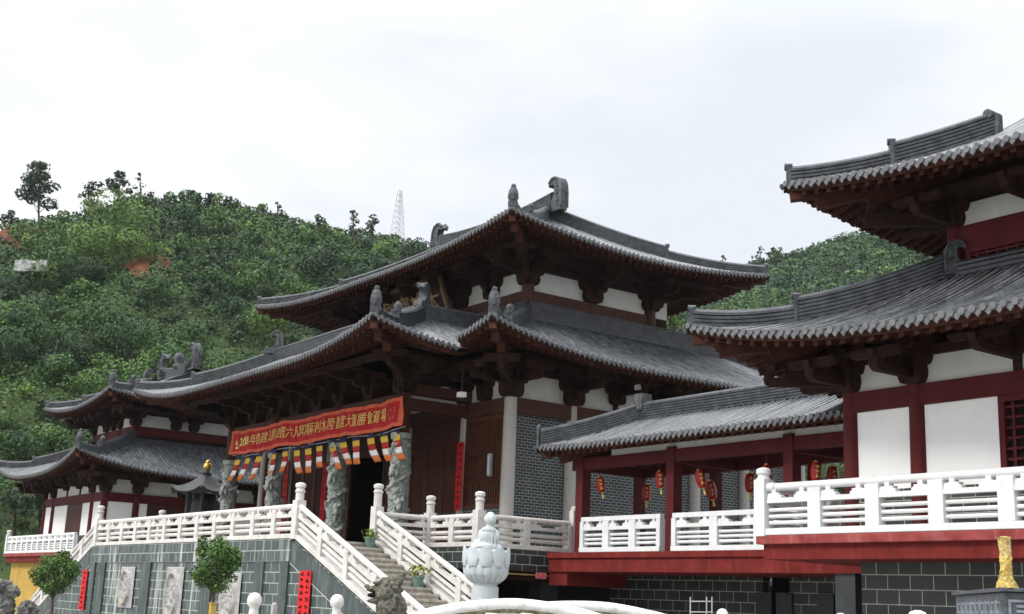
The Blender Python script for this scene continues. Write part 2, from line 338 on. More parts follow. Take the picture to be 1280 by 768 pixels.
# ------------------------------------------------------------------ roofs
class Slope:
    """one side of a tiled roof: eave from P0 along u (length L), rising along n"""
    def __init__(s, P0, u, n, L, D, z0, a, b, lift0, lift1, Wd=8.0, p=2.8, Dl=4.5, hip0=True, hip1=True, gable=None, valley=None, pitch=.215):
        s.__dict__.update(locals()); s.P0 = Vector((*P0, 0)); s.u = Vector((*u, 0)); s.n = Vector((*n, 0))
    def g(s, c): return max(0, 1-max(c, 0)/s.Wd)**s.p
    def z(s, t, d):
        f = s.lift0*s.g(t)+s.lift1*s.g(s.L-t)
        return s.z0+s.a*d+s.b*d*d+f*max(0, 1-d/s.Dl)**1.25
    def P(s, t, d, dz=0): v = s.P0+s.u*t+s.n*d; return Vector((v.x, v.y, s.z(t, d)+dz))
    def dmax(s, t):
        m = s.D
        h0 = t if s.hip0 else 1e9; h1 = s.L-t if s.hip1 else 1e9
        if s.gable is not None and s.gable <= t <= s.L-s.gable: return m
        return max(.01, min(m, h0, h1))
    def dmin(s, t):
        if s.valley is None: return 0
        e, sv = s.valley
        return max(0, t-sv) if e == 0 else max(0, s.L-t-sv)
    def tiles(s, mb, capmb):
        np_ = max(2, int(round(s.L/s.pitch))); pt = s.L/np_; prof = [(-.5, 0), (-.3, 0), (-.245, .042), (-.12, .068), (.12, .068), (.245, .042), (.3, 0)]
        cols = []
        jr = random.Random(int(s.L*100)+int(s.z0*10))
        for i in range(np_):
            jt, jz = (jr.random()-.5)*.035, (jr.random()-.5)*.02
            for q, hz in prof: cols.append(((i+.5+q)*pt+(jt if hz else 0), hz+(jz if hz else 0)))
        cols.append((s.L, 0)); nd = 9
        P = []; U = []
        for t, hz in cols:
            d0, d1 = s.dmin(t), s.dmax(t); P.append([]); U.append([])
            if d1 <= d0: d1 = d0+.005
            for k in range(nd+1):
                d = d0+(d1-d0)*k/nd; P[-1].append(s.P(t, d, hz)); U[-1].append((t, d))
        mb.grid(P, U, flip=s.u.cross(s.n).z < 0)
        # closing strip under the tile edge, end caps and drip tiles
        for i in range(np_):
            t = (i+.5)*pt
            if s.dmax(t) <= s.dmin(t)+.05 or s.dmin(t) > 0: continue
            c = s.P(t+(jr.random()-.5)*.03, 0, .02+(jr.random()-.5)*.025); r = .068+.006*jr.random()
            ring = [(r*cos(2*pi*j/10), r*sin(2*pi*j/10)) for j in range(10)]
            capmb.prism(ring, c-s.n*.05, s.u, (0, 0, 1), s.n*.16)
            a = s.P(t+pt/2, 0, -.02)
            capmb.prism([(-.07, .03), (-.07, -.03), (0, -.11), (.07, -.03), (.07, .03)], a-s.n*.02, s.u, (0, 0, 1), s.n*.04)
    def wood(s, mb, fmb, Dso, sp=.34):
        """soffit boards (mb), fascia + two tiers of rafters (fmb)"""
        n_ = max(2, int(s.L/.5)); P = []
        for i in range(n_+1):
            t = s.L*i/n_; d0, d1 = s.dmin(t)+.04, min(s.dmax(t), Dso)
            if d1 <= d0: d1 = d0+.01
            P.append([s.P(t, d0+(d1-d0)*k/6, -.14-.06*min(1, k/2)) for k in range(7)])
        mb.grid(P, flip=s.u.cross(s.n).z > 0)
        for i in range(n_):
            ta, tb = s.L*i/n_, s.L*(i+1)/n_
            if s.dmin((ta+tb)/2) > 0: continue
            a, b = s.P(ta, .05, 0), s.P(tb, .05, 0)
            fmb.add([a+Vector((0, 0, -.16)), b+Vector((0, 0, -.16)), b+Vector((0, 0, -.03)), a+Vector((0, 0, -.03)),
                     a+s.n*.08+Vector((0, 0, -.16)), b+s.n*.08+Vector((0, 0, -.16)), b+s.n*.08+Vector((0, 0, -.03)), a+s.n*.08+Vector((0, 0, -.03))],
                    [(0, 1, 2, 3), (5, 4, 7, 6), (4, 5, 1, 0), (3, 2, 6, 7)])
        m_ = max(2, int(s.L/sp)); st = s.L/m_
        for i in range(m_):
            t = (i+.5)*st; d0 = s.dmin(t); d1 = min(s.dmax(t), Dso)
            for (da, db, dz, w, h) in ((d0+.14, min(d1, d0+1.15), -.22, .12, .13), (d0+.95, d1, -.36, .14, .15)):
                if db-da < .15: continue
                ps = [s.P(t, da+(db-da)*k/3, dz) for k in range(4)]; vs = []
                for q in ps: vs += [q-s.u*w/2-Vector((0, 0, h/2)), q+s.u*w/2-Vector((0, 0, h/2)), q+s.u*w/2+Vector((0, 0, h/2)), q-s.u*w/2+Vector((0, 0, h/2))]
                fs = [(0, 1, 2, 3), (15, 14, 13, 12)]
                for k in range(3):
                    for j in range(4): fs.append((k*4+j, (k+1)*4+j, (k+1)*4+(j+1) % 4, k*4+(j+1) % 4))
                fmb.add(vs, [f[::-1] for f in fs])

def band(mb, pts, w, h, layers=4, cap=True):
    """layered ridge-tile band along pts (pts run along its foot)"""
    pts = [Vector(p) for p in pts]; prof = []
    for i in range(layers):
        z0, z1 = h*i/layers, h*(i+1)/layers
        prof += [(w/2, z0), (w/2, z0+(z1-z0)*.72), (w/2-.055, z0+(z1-z0)*.76), (w/2-.055, z1)]
    if cap: prof += [(w/2+.015, h), (w/2+.01, h+.06), (w/4, h+.13), (0, h+.15)]
    full = prof+[(-x, z) for x, z in reversed(prof)]
    rows = []
    for i, p in enumerate(pts):
        t = (pts[min(i+1, len(pts)-1)]-pts[max(i-1, 0)]); t.z = 0; t.normalize(); sd = Vector((t.y, -t.x, 0))
        rows.append([p+sd*x+Vector((0, 0, z)) for x, z in full])
    n = len(full); vs = [q for r in rows for q in r]; fs = []
    for i in range(len(rows)-1):
        for j in range(n-1): fs.append((i*n+j, (i+1)*n+j, (i+1)*n+j+1, i*n+j+1))
    fs.append(tuple(range(n))); fs.append(tuple(range(len(vs)-1, len(vs)-n-1, -1)))
    mb.add(vs, [f[::-1] for f in fs])

def hip_path(sl, end, c0, c1, n=14):
    """points on the hip at end 0/1 of slope sl, c from c0 to c1"""
    r = []
    for i in range(n+1):
        c = c0+(c1-c0)*i/n; t = c if end == 0 else sl.L-c
        r.append(sl.P(t, c, .02))
    return r

def owl(mb, base, d, h, th=.34, side=None):
    """curled ridge-end ornament; d = horizontal unit vector toward which the beak hooks"""
    d = Vector((*d, 0)).normalized(); sd = Vector((-d.y, d.x, 0))
    o = [(-.42, 0), (-.42, .55), (-.40, .82), (-.33, 1.0), (-.18, 1.1), (.02, 1.1), (.16, 1.02), (.24, .90), (.20, .84), (.10, .90), (.0, .90), (-.07, .80), (-.06, .62), (0, .45), (.14, .33), (.33, .27), (.52, .25), (.56, .12), (.56, 0)]
    k = h/1.1
    mb.prism([(x*k, y*k) for x, y in o], Vector(base)-sd*th/2, d, (0, 0, 1), sd*th)
    # raised rim and studs
    rim = [(-.42, .1), (-.41, .6), (-.37, .86), (-.27, 1.03), (-.1, 1.1), (.06, 1.09), (.2, .96)]
    for e in (-1, 1):
        mb.tube([Vector(base)+d*x*k+Vector((0, 0, y*k))+sd*e*th*.5 for x, y in rim], .05*k, 6)
        for j in range(6): mb.sphere(Vector(base)+d*(-.25+.01*j)*k+Vector((0, 0, (.2+.12*j)*k))+sd*e*th*.5, .045*k, 6, 4)

def finial(mb, base, h=.7):
    b = Vector(base)
    mb.lathe([(.17, -.15), (.19, 0), (.16, .12), (.2, .2), (.17, .45), (.13, .55), (.06, .6)], b, 10)
    mb.sphere(b+Vector((0, 0, h*.9)), (.1, .1, .11), 8, 6)
    for e in ((.12, 0), (-.12, 0), (0, .12), (0, -.12)): mb.sphere(b+Vector((e[0], e[1], .32)), .09, 6, 5)

def lobed(w0, w1, h, steps=3):
    """silhouette of a bracket cluster: narrow foot, scalloped steps growing upward"""
    pts = []
    for i in range(steps):
        t = (i+1)/steps; w = w0+(w1-w0)*((i+.7)/steps); z0, z1 = h*i/steps, h*(i+1)/steps
        wp = (w0*.72 if i == 0 else w0+(w1-w0)*((i-.3)/steps))*.86
        pts += [(wp/2, z0), (wp/2+(w-wp)/2*.65, z0+(z1-z0)*.10), (w/2-.02, z0+(z1-z0)*.35), (w/2, z0+(z1-z0)*.62), (w/2-.02, z1)]
    return pts+[(-x, z) for x, z in reversed(pts)]

def bracket(name, parent, c, n, z0, H, proj, w0=.5, w1=1.7, corner=False, mats=None, cap=None):
    if cap is None: cap = lambda l: 1e9
    H = min(H, cap(.3)-z0)
    n = Vector((*n, 0)).normalized(); u = Vector((-n.y, n.x, 0)); mb = MB(); c = Vector((c[0], c[1], z0))
    if not corner:
        mb.prism(lobed(w0, w1, H), c-n*.2, u, (0, 0, 1), n*.42)
    else:
        for q in (Vector((1, 0, 0)), Vector((0, 1, 0))):
            mb.prism(lobed(w0, w1, H), c-Vector((q.y, q.x, 0))*.21, q, (0, 0, 1), Vector((q.y, q.x, 0))*.42)
    # arms stepping outward
    dirs = [n] if not corner else [n, Vector((n.x, 0, 0)).normalized(), Vector((0, n.y, 0)).normalized()]
    for d in dirs:
        pj = proj*(1.35 if (corner and d is n) else 1)
        for i in range(4):
            l = pj*(i+1)/4; hh = H*.17; z = min(z0+H*(.12+.24*i), cap(l*(.72 if corner and d is n else 1))-hh*2-.1)
            if z < z0-.25: continue
            arm = [(-.1, 0), (l-.14, 0), (l-.03, .35*hh), (l, hh), (-.1, hh)]
            sd = Vector((-d.y, d.x, 0)); mb.prism(arm, Vector((c.x, c.y, z))-sd*.1, d, (0, 0, 1), sd*.2)
            q = Vector((c.x, c.y, z+hh))+d*(l-.14)
            mb.prism([(-.13, .09), (-.1, 0), (.1, 0), (.13, .09)], q-sd*.13, d, (0, 0, 1), sd*.26)
            if i in (1, 3):
                ww = .5+.25*i
                arm2 = [(-ww/2+.08, .09), (ww/2-.08, .09), (ww/2, .09+hh*.5), (ww/2, .09+hh), (-ww/2, .09+hh), (-ww/2, .09+hh*.5)]
                mb.prism(arm2, q-d*.09, sd, (0, 0, 1), d*.18)
        # slanting lever arm
        sd = Vector((-d.y, d.x, 0))
        mb.beam(Vector((c.x, c.y, z0+H*.95))-d*.1, Vector((c.x, c.y, min(z0+H*.62, cap(pj*1.05*(.72 if corner and d is n else 1))-.12)))+d*(pj*1.05), .16, .17)
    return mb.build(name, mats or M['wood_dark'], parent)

def text_mesh(s, size, mats, o, ex, ey, ez_depth=.015, name='lettering', parent=None, align='LEFT', shear=0.0, offset=0.0):
    cu = bpy.data.curves.new('t', 'FONT'); cu.body = s; cu.size = size; cu.extrude = ez_depth; cu.offset = offset; cu.align_x = align; cu.shear = shear
    ob = bpy.data.objects.new('t', cu); COL.objects.link(ob); bpy.context.view_layer.update()
    dg = bpy.context.evaluated_depsgraph_get(); me = bpy.data.meshes.new_from_object(ob.evaluated_get(dg))
    bpy.data.objects.remove(ob); o, ex, ey = Vector(o), Vector(ex), Vector(ey); ez = ex.cross(ey)
    mb = MB(); mb.add([o+ex*v.co.x+ey*v.co.y+ez*v.co.z for v in me.vertices], [tuple(p.vertices) for p in me.polygons])
    bpy.data.meshes.remove(me)
    return mb.build(name, mats, parent)

# ------------------------------------------------------------------ ground and hills
GZ = -1.6
g = MB(); g.add([(-120, -160, GZ), (560, -160, GZ), (560, 640, GZ), (-120, 640, GZ)], [(0, 1, 2, 3)])
kind(g.build('ground', M['ground']), 'structure')

def interp(tab, x):
    return float(np.interp(x, [t[0] for t in tab], [t[1] for t in tab]))
LEFT = [(-420, 330), (-200, 300), (-60, 283), (0, 277), (50, 268), (95, 256), (150, 244), (200, 252), (250, 256), (300, 263), (350, 276), (400, 289), (450, 297), (500, 302), (540, 318), (575, 342), (640, 395), (720, 455), (800, 540), (900, 640)]
RIGHT = [(560, 560), (640, 500), (720, 440), (800, 405), (880, 370), (920, 345), (960, 328), (1000, 319), (1040, 308), (1080, 294), (1110, 290), (1150, 292), (1200, 284), (1280, 280), (1400, 290), (1600, 330)]
def az(x):  # horizontal unit direction below picture column x (along the horizon)
    r = ray(x, 727+x*.0411); v = np.array([r[0], r[1]]); return v/np.linalg.norm(v)
def hillz(tab, x, rr, R0, R1):
    x += 17; y = interp(tab, x); r = ray(x, y);   # the camera leans: a ridge point stands right of its foot in the picture
    k = r[2]/hypot(r[0], r[1]); zt = k*R1
    t = (rr-R0)/(R1-R0)
    if t <= 1: s = max(0, t); h = GZ+(zt-GZ)*(s**.92)
    else: h = zt-(rr-R1)*.45
    d = az(x)*rr
    b = noise.noise(Vector((d[0]*.03, d[1]*.03, 3.1)))*5*min(1, max(0, t*2))*(1-.9*max(0, min(1, (t-.75)*4)))
    return h+b*.7
def hill(tab, x0, x1, nx, R0, R1, R2, label):
    P = []
    for i in range(nx+1):
        x = x0+(x1-x0)*i/nx; d = az(x); P.append([])
        for k in range(61):
            rr = R0+(R2-R0)*k/60; P[-1].append((d[0]*rr, d[1]*rr, hillz(tab, x, rr, R0, R1)))
    o = MB().grid(P).build('hill', M['hill'], smooth=True); kind(o, 'structure', label)
hill(LEFT, -420, 900, 200, 112, 235, 330, 'green wooded hill rising behind the temple on the left')
hill(RIGHT, 560, 1600, 110, 170, 330, 430, 'paler wooded hill beyond the right tower')

hz = MB().box(-130, -170, GZ-1, 570, 650, 130).build('haze', bpy.data.materials.new('haze_air')); kind(hz, 'stuff', 'thin pale haze in the air')
hm = hz.data.materials[0]; hm.use_nodes = True; ht = hm.node_tree; ht.nodes.clear()
ho = ht.nodes.new('ShaderNodeOutputMaterial'); hv = ht.nodes.new('ShaderNodeVolumePrincipled'); hv.inputs['Density'].default_value = HAZE; hv.inputs['Color'].default_value = (.86, .92, 1, 1); hv.inputs['Anisotropy'].default_value = .2
ht.links.new(hv.outputs['Volume'], ho.inputs['Volume'])

# ------------------------------------------------------------------ foliage
def leaves(C, N, S, rng, tint):
    """diamond leaves at C facing roughly N"""
    n = len(C); N = N+rng.normal(0, .55, (n, 3)); N /= np.linalg.norm(N, axis=1)[:, None]+1e-9
    T = np.cross(N, rng.normal(0, 1, (n, 3))); T /= np.linalg.norm(T, axis=1)[:, None]+1e-9; B = np.cross(N, T)
    S = S[:, None]
    V = np.stack([C-T*S, C-B*S*.62+N*S*.18, C+T*S, C+B*S*.62+N*S*.18], 1)
    return V.reshape(-1, 3), np.repeat(tint, 4)
def crown_pts(lobes, per, rng, inner=.55):
    Cs, Ns = [], []
    for c, r in lobes:
        r = np.array(r if hasattr(r, '__len__') else (r, r, r)); k = max(6, int(per*(r[0]*r[1]+r[0]*r[2]+r[1]*r[2])/3))
        d = rng.normal(0, 1, (k, 3)); d /= np.linalg.norm(d, axis=1)[:, None]
        q = (inner+(1-inner)*rng.random(k)**.5)[:, None]*(1+.12*np.sin(d[:, :1]*7+c[0])*np.cos(d[:, 1:2]*6+c[1]))
        Cs.append(np.array(c)+d*r*q); Ns.append(d+np.array([0, 0, .35]))
    return np.concatenate(Cs), np.concatenate(Ns)
def leaf_object(name, V, tint, material, parent=None):
    o0 = np.array(parent['_o']) if parent is not None else np.array([*(V[:, :2].min(0)+V[:, :2].max(0))/2, V[:, 2].min()])
    V = V-o0; nv = len(V); nf = nv//4; me = bpy.data.meshes.new(name)
    me.vertices.add(nv); me.vertices.foreach_set('co', V.astype(np.float32).ravel())
    me.loops.add(nv); me.loops.foreach_set('vertex_index', np.arange(nv, dtype=np.int32))
    me.polygons.add(nf); me.polygons.foreach_set('loop_start', np.arange(0, nv, 4, dtype=np.int32))
    me.update(calc_edges=True)
    at = me.attributes.new('tint', 'FLOAT', 'POINT'); at.data.foreach_set('value', tint.astype(np.float32))
    me.materials.append(material); o = bpy.data.objects.new(name, me); COL.objects.link(o); o['_o'] = tuple(o0)
    if parent is not None: o.parent = parent
    else: o.location = o0
    return o

def forest(tab, x0, x1, R0, R1, R2, spacing, leaf, material, label, seed, skip=(), per=15, rmin=1.5, rmax=4.9, scrub=90000):
    rng = np.random.default_rng(seed); Vs, Ts = [], []
    xs = x0
    nrow = int((R2-R0)/spacing)
    for k in range(nrow):
        rr0 = R0+(k+.5)*spacing; dx = spacing/rr0*FPX; nx = int((x1-x0)/dx)
        for i in range(nx):
            x = x0+(i+rng.random())*dx; rr = rr0+(rng.random()-.5)*spacing
            z = hillz(tab, x, rr, R0, R1); d = az(x)*rr
            pc = np.array([d[0], d[1], z]); dep = pc@CF; px, py = 640+FPX*(pc@CR)/dep, 384-FPX*(pc@CU)/dep
            if any(a < px < b and c < py < e for a, b, c, e in skip): continue
            big = noise.noise(Vector((d[0]*.035, d[1]*.035, 7.7)))
            r = rmin+(rmax-rmin)*min(1, max(0, rng.random()**2.2+.35*big)); r *= 1.7 if rng.random() < .05 and rr < .85*R1 else 1; r *= 1-.45*min(1, max(0, (rr/R1-.80)/.15)); hgt = r*(.7+.7*rng.random())
            if py > 640 or px < -90 or px > 1400: continue
            base = np.clip(.42+.55*big+.35*noise.noise(Vector((d[0]*.012, d[1]*.02, 2.2)))+rng.normal(0, .27), .02, .98)
            lobes = []
            for _ in range(3+int(rng.random()*4)):
                a = rng.random()*2*pi; q = r*.62*rng.random()**.5
                lobes.append(((d[0]+q*cos(a), d[1]+q*sin(a), z+hgt*(.35+.75*rng.random()*(1-.5*q/r))), np.array([1, 1, .8])*r*(.32+.3*rng.random())))
            C, N = crown_pts(lobes, per*min(2.2, (R1/rr*.82)**1.6), rng, .80); lf = leaf*rr/R1*1.1
            keep = (N@(-CF) > -.35)
            C, N = C[keep], N[keep]
            t = np.clip(base+rng.normal(0, .13, len(C)), 0, 1)
            V, T = leaves(C, N, lf*(.6+.8*rng.random(len(C))), rng, t); Vs.append(V); Ts.append(T)
    # low scrub between the trees, tinted darker to put shade into the gaps
    k = int(scrub); xx = x0+(x1-x0)*rng.random(k); rr = R0+(R2-R0)*rng.random(k)**.7; C = np.zeros((k, 3)); T0 = np.zeros(k)
    for i in range(k):
        d = az(xx[i])*rr[i]; zz_ = hillz(tab, xx[i], rr[i], R0, R1); pc = np.array([d[0], d[1], zz_]); dep = pc@CF; px, py = 640+FPX*(pc@CR)/dep, 384-FPX*(pc@CU)/dep
        if any(a+9 < px < b-12 and c+4 < py < e-22 for a, b, c, e in skip): C[i] = (d[0], d[1], zz_-1.5); continue
        q = noise.noise(Vector((d[0]*.06, d[1]*.06, 1.7))); C[i] = (d[0], d[1], hillz(tab, xx[i], rr[i], R0, R1)+rng.random()*.9*(1+max(0, q)*2)); T0[i] = .22+.45*q
    V, T = leaves(C, np.tile([-.2, -.3, .8], (k, 1)), leaf*rr/R1*(.7+.9*rng.random(k)), rng, np.clip(T0+rng.normal(0, .15, k), 0, 1)); Vs.append(V); Ts.append(T)
    o = leaf_object('forest', np.concatenate(Vs), np.concatenate(Ts), material); print('FOREST', sum(len(v) for v in Vs)//4)
    kind(o, 'stuff', label)
SKIP = [(143, 196, 324, 366), (-24, 20, 288, 322), (16, 60, 324, 346)]
SOIL = [(146, 193, 325, 349), (-10, 19, 288, 307)]
forest(LEFT, -110, 640, 112, 235, 243, 4.7, .27, M['leaf_forest'], 'dense green trees and scrub covering the left hillside', 3, per=110, skip=SKIP)
forest(RIGHT, 700, 1290, 170, 330, 338, 4.6, .36, M['leaf_far'], 'paler trees covering the hillside behind the right tower', 8, per=50, rmin=1.4, rmax=3.6, scrub=60000)

def patch(x0, y0, x1, y1, label, seed, tab=LEFT, R0=112, R1=235):
    """bare ground lying on the slope, ragged outline"""
    P = []; nx, ny = 30, 16; xm, ym = (x0+x1)/2, (y0+y1)/2
    def on_hill(x, y):
        lo, hi = R0, R1
        for _ in range(30):
            m = (lo+hi)/2; d = az(x)*m; p = np.array([d[0], d[1], hillz(tab, x, m, R0, R1)]); py = 384-FPX*(p@CU)/(p@CF)
            if py > y: lo = m
            else: hi = m
        return lo
    for i in range(nx+1):
        P.append([])
        for k in range(ny+1):
            a = i/nx*2-1; b = k/ny*2-1; mx_ = max(abs(a), abs(b)); th = atan2(b, a)
            rad = mx_*(1+.28*noise.noise(Vector((cos(th)*1.7, sin(th)*1.7, seed)))+.15*noise.noise(Vector((cos(th)*5, sin(th)*5, seed+3))))
            x = xm+(x1-x0)/2*rad*cos(th)*1.1; y = ym-(y1-y0)/2*rad*sin(th)*1.1; x -= (727-y)*.0412; m = on_hill(x, y); d = az(x)*m
            P[-1].append((d[0], d[1], hillz(tab, x, m, R0, R1)+(.25+.5*noise.noise(Vector((a*6, b*6, seed))))*(1-mx_)+.55))
    o = MB().grid(P).build('bare_soil', M['soil'], smooth=True)
    return kind(o, 'structure', label)
patch(132, 323, 187, 352, 'orange bare soil cut into the wooded hillside', 1)
patch(-40, 284, 10, 313, 'small orange soil cut at the left edge of the hill', 2)
a, b = AD(18, 329, 181), AD(58, 329, 181)
mb = MB(); t = (b-a).normalized(); mb.prism([(0, -1.2), ((b-a).length, -1.2), ((b-a).length, .45), ((b-a).length*.8, .5), ((b-a).length*.78, .3), ((b-a).length*.45, .38), ((b-a).length*.42, .55), (0, .5)], a, t, (0, 0, 1), Vector((t.y, -t.x, 0))*-.6)
tag(mb.build('retaining_wall', mat('speckled_whitewash', (.52, .52, .50), .9, .1, .45, 2.2, .4, 8, stain=.9, stain_col=(.10, .12, .08))), 'small white retaining wall among trees on the left hillside', 'wall')

def tree(name, label, x, ybase, ytop, dist, wpx, seed, material, lobes_n=7, group=None, sparse=.8, leaf=.3, trunk_r=.2, cat='tree', crown_from=.3, tint=.4, shape='round'):
    rng = np.random.default_rng(seed); base = AD(x, ybase, dist); top = AD(x, ytop, dist); H = top.z-base.z; Wd = wpx*dist/FPX
    root = thing(name, label, cat, base-Vector((0, 0, 1.2)), group)
    mb = MB(); b = base-Vector((0, 0, 1.2))
    pts = [b, b.lerp(top, .35)+Vector((rng.normal(0, .1), rng.normal(0, .1), 0))*Wd*.3, b.lerp(top, .65)+Vector((rng.normal(0, .1), 0, 0))*Wd*.3, b.lerp(top, .95)]
    mb.tube(pts, [trunk_r, trunk_r*.8, trunk_r*.5, trunk_r*.15], 7); lobes = []
    for i in range(lobes_n):
        f = crown_from+(1-crown_from)*(i+.5)/lobes_n
        wr = {'round': sin(pi*min(1, max(.15, (f-crown_from+.12)/(1.1-crown_from)))), 'cone': 1.05-f*.85, 'flat': .5+.5*f}[shape]
        a = rng.random()*2*pi; q = Wd*.5*wr*(.35+.5*rng.random()); c = b.lerp(top, f)+Vector((cos(a)*q, sin(a)*q, 0))
        rad = max(.18*Wd, Wd*.30*wr)*(.7+.5*rng.random()); c.z = min(c.z, top.z-rad*.5)
        lobes.append((tuple(c), (rad, rad, rad*.62)))
        mb.tube([b.lerp(top, max(.1, f-.2)), c], [trunk_r*.4, trunk_r*.12], 5)
    C, N = crown_pts(lobes, sparse*8/(leaf*leaf), rng, .35)
    V, T = leaves(C, N, leaf*(.6+.7*rng.random(len(C))), rng, np.clip(tint+rng.normal(0, .2, len(C)), 0, 1))
    mb.build('trunk', M['bark'], root); leaf_object('crown', V, T, material, root)
    return root
g1 = 'trees standing out on the hill ridge'
RT_ = [  # x, ybase, ytop, dist, width px, label, shape, sparse, lobes
    (50, 276, 203, 232, 60, 'tallest lone tree on the ridge at far left, crown open with a tufted top', 'round', .75, 13),
    (112, 262, 226, 233, 34, 'spreading flat-topped ridge tree right of the tallest lone tree', 'flat', .5, 6),
    (151, 254, 215, 234, 36, 'dense pointed tree at the highest point of the left ridge', 'round', .9, 9),
    (176, 256, 216, 234, 20, 'thin sparse tree just right of the dense pointed ridge tree', 'round', .38, 6),
    (240, 262, 238, 234, 26, 'dark bushy tree starting the row on the middle of the left ridge', 'round', .9, 6),
    (265, 264, 241, 234, 26, 'dark rounded tree, middle one of the ridge row', 'round', .9, 6),
    (288, 266, 246, 234, 28, 'broad dark tree ending the ridge row on the right', 'round', 1, 6),
    (347, 278, 252, 234, 14, 'little sparse tree poking up alone from the left ridge', 'round', .5, 5),
    (398, 294, 268, 234, 24, 'low dark ridge tree left of the conical one', 'round', .9, 5),
    (442, 298, 262, 234, 22, 'conical dark tree on the ridge left of the pylon', 'cone', .9, 7),
    (466, 300, 269, 234, 24, 'rounded dark tree between the conical tree and the pylon', 'round', .9, 5),
    (14, 282, 263, 226, 30, 'low bushy tree at the left edge of the ridge', 'round', .8, 5)]
for i, (x, yb, yt, ds, w, lb, sh, sp, ln) in enumerate(RT_):
    tree('ridge_tree', lb, x, yb, yt, ds, w, 20+i, M['leaf_ridge'], ln, g1, sp, .36, .22, shape=sh, crown_from=.35 if sp > .45 else .3)
for i, (x, yb, yt, w, lb, sh, sp) in enumerate([(950, 336, 308, 17, 'tall sparse tree on the right ridge, left of its pair', 'round', .5), (966, 332, 309, 15, 'tall tree on the right ridge, right of its pair', 'round', .6), (1054, 308, 296, 16, 'small conical tree on the right ridge below the tower eave', 'cone', .9), (903, 350, 319, 14, 'tree top peeping over the main hall upper eave', 'round', .6)]):
    tree('ridge_tree', lb, x, yb, yt, 328, w, 50+i, M['leaf_ridge'], 6, g1, sp, .5, .25, shape=sh, crown_from=.4)
tree('leafy_tree', 'bright green leafy tree showing behind the main hall beside its upper wall', 838, 470, 388, 62, 62, 71, M['leaf_round'], 9, None, .8, .17, .16, tint=.6)
# dark spiky plants beside the left tower
for i, (x, y0, y1, w, lb) in enumerate([(18, 700, 603, 70, 'dark spiky leaved tree at the left edge beneath the left tower eave'), (50, 700, 610, 46, 'dark drooping tree close against the left tower wall')]):
    rng = np.random.default_rng(90+i); dist = 84; base = AD(x, y0, dist); top = AD(x, y1, dist)
    root = thing('spiky_tree', lb, 'tree', base, 'dark trees beside the left tower')
    Vs = []; Ts = []
    for c in range(46):
        a = AD(x+rng.normal(0, w*.28), y0+(y1-y0)*(.25+.72*rng.random()), dist+rng.normal(0, 1)); n = 24
        th = rng.random(n)*2*pi; ln = .5+.5*rng.random(n); d = np.stack([np.cos(th), np.sin(th), .5*rng.random(n)-.1], 1)
        e = np.array(a)[None]+d*ln[:, None]; e[:, 2] -= .45*ln**2; m_ = np.array(a)[None]+d*ln[:, None]*.55
        s = np.cross(d, [0, 0, 1.]); s /= np.linalg.norm(s, axis=1)[:, None]; s *= .045
        q = np.stack([np.repeat(np.array(a)[None], n, 0), m_-s, e, m_+s], 1).reshape(-1, 3); Vs.append(q); Ts.append(np.repeat(np.clip(rng.random(n), 0, 1), 4))
    mb = MB(); mb.tube([base, base.lerp(top, .5), top], [.14, .11, .03], 7); mb.build('trunk', M['bark'], root)
    leaf_object('crown', np.concatenate(Vs), np.concatenate(Ts), M['leaf_dark'], root)

# pylon beyond the ridge
pb, pt = AD(496, 300, 420), AD(496, 233, 420); Hh = pt.z-pb.z; mb = MB()
def leg(sx, sy, f): w = 1.9*(1-.72*f); return Vector((pb.x+sx*w, pb.y+sy*w, pb.z+Hh*f))
for sx, sy in ((1, 1), (1, -1), (-1, -1), (-1, 1)): mb.tube([leg(sx, sy, 0), leg(sx, sy, 1)], .12, 4)
for k in range(9):
    f0, f1 = k/9, (k+1)/9; q = [(1, 1), (1, -1), (-1, -1), (-1, 1)]
    for i in range(4):
        a_, b_ = q[i], q[(i+1) % 4]; mb.tube([leg(*a_, f0), leg(*b_, f1)], .08, 4); mb.tube([leg(*b_, f0), leg(*a_, f1)], .08, 4); mb.tube([leg(*a_, f1), leg(*b_, f1)], .07, 4)
r_ = Vector((CR[0], CR[1], 0)).normalized()
for f in (.62, .78, .94): mb.tube([leg(1, 1, f)-r_*1.6, leg(1, 1, f)+r_*.9], .11, 4)
tag(mb.build('pylon', M['steel']), 'pale steel lattice power pylon beyond the left ridge', 'pylon')

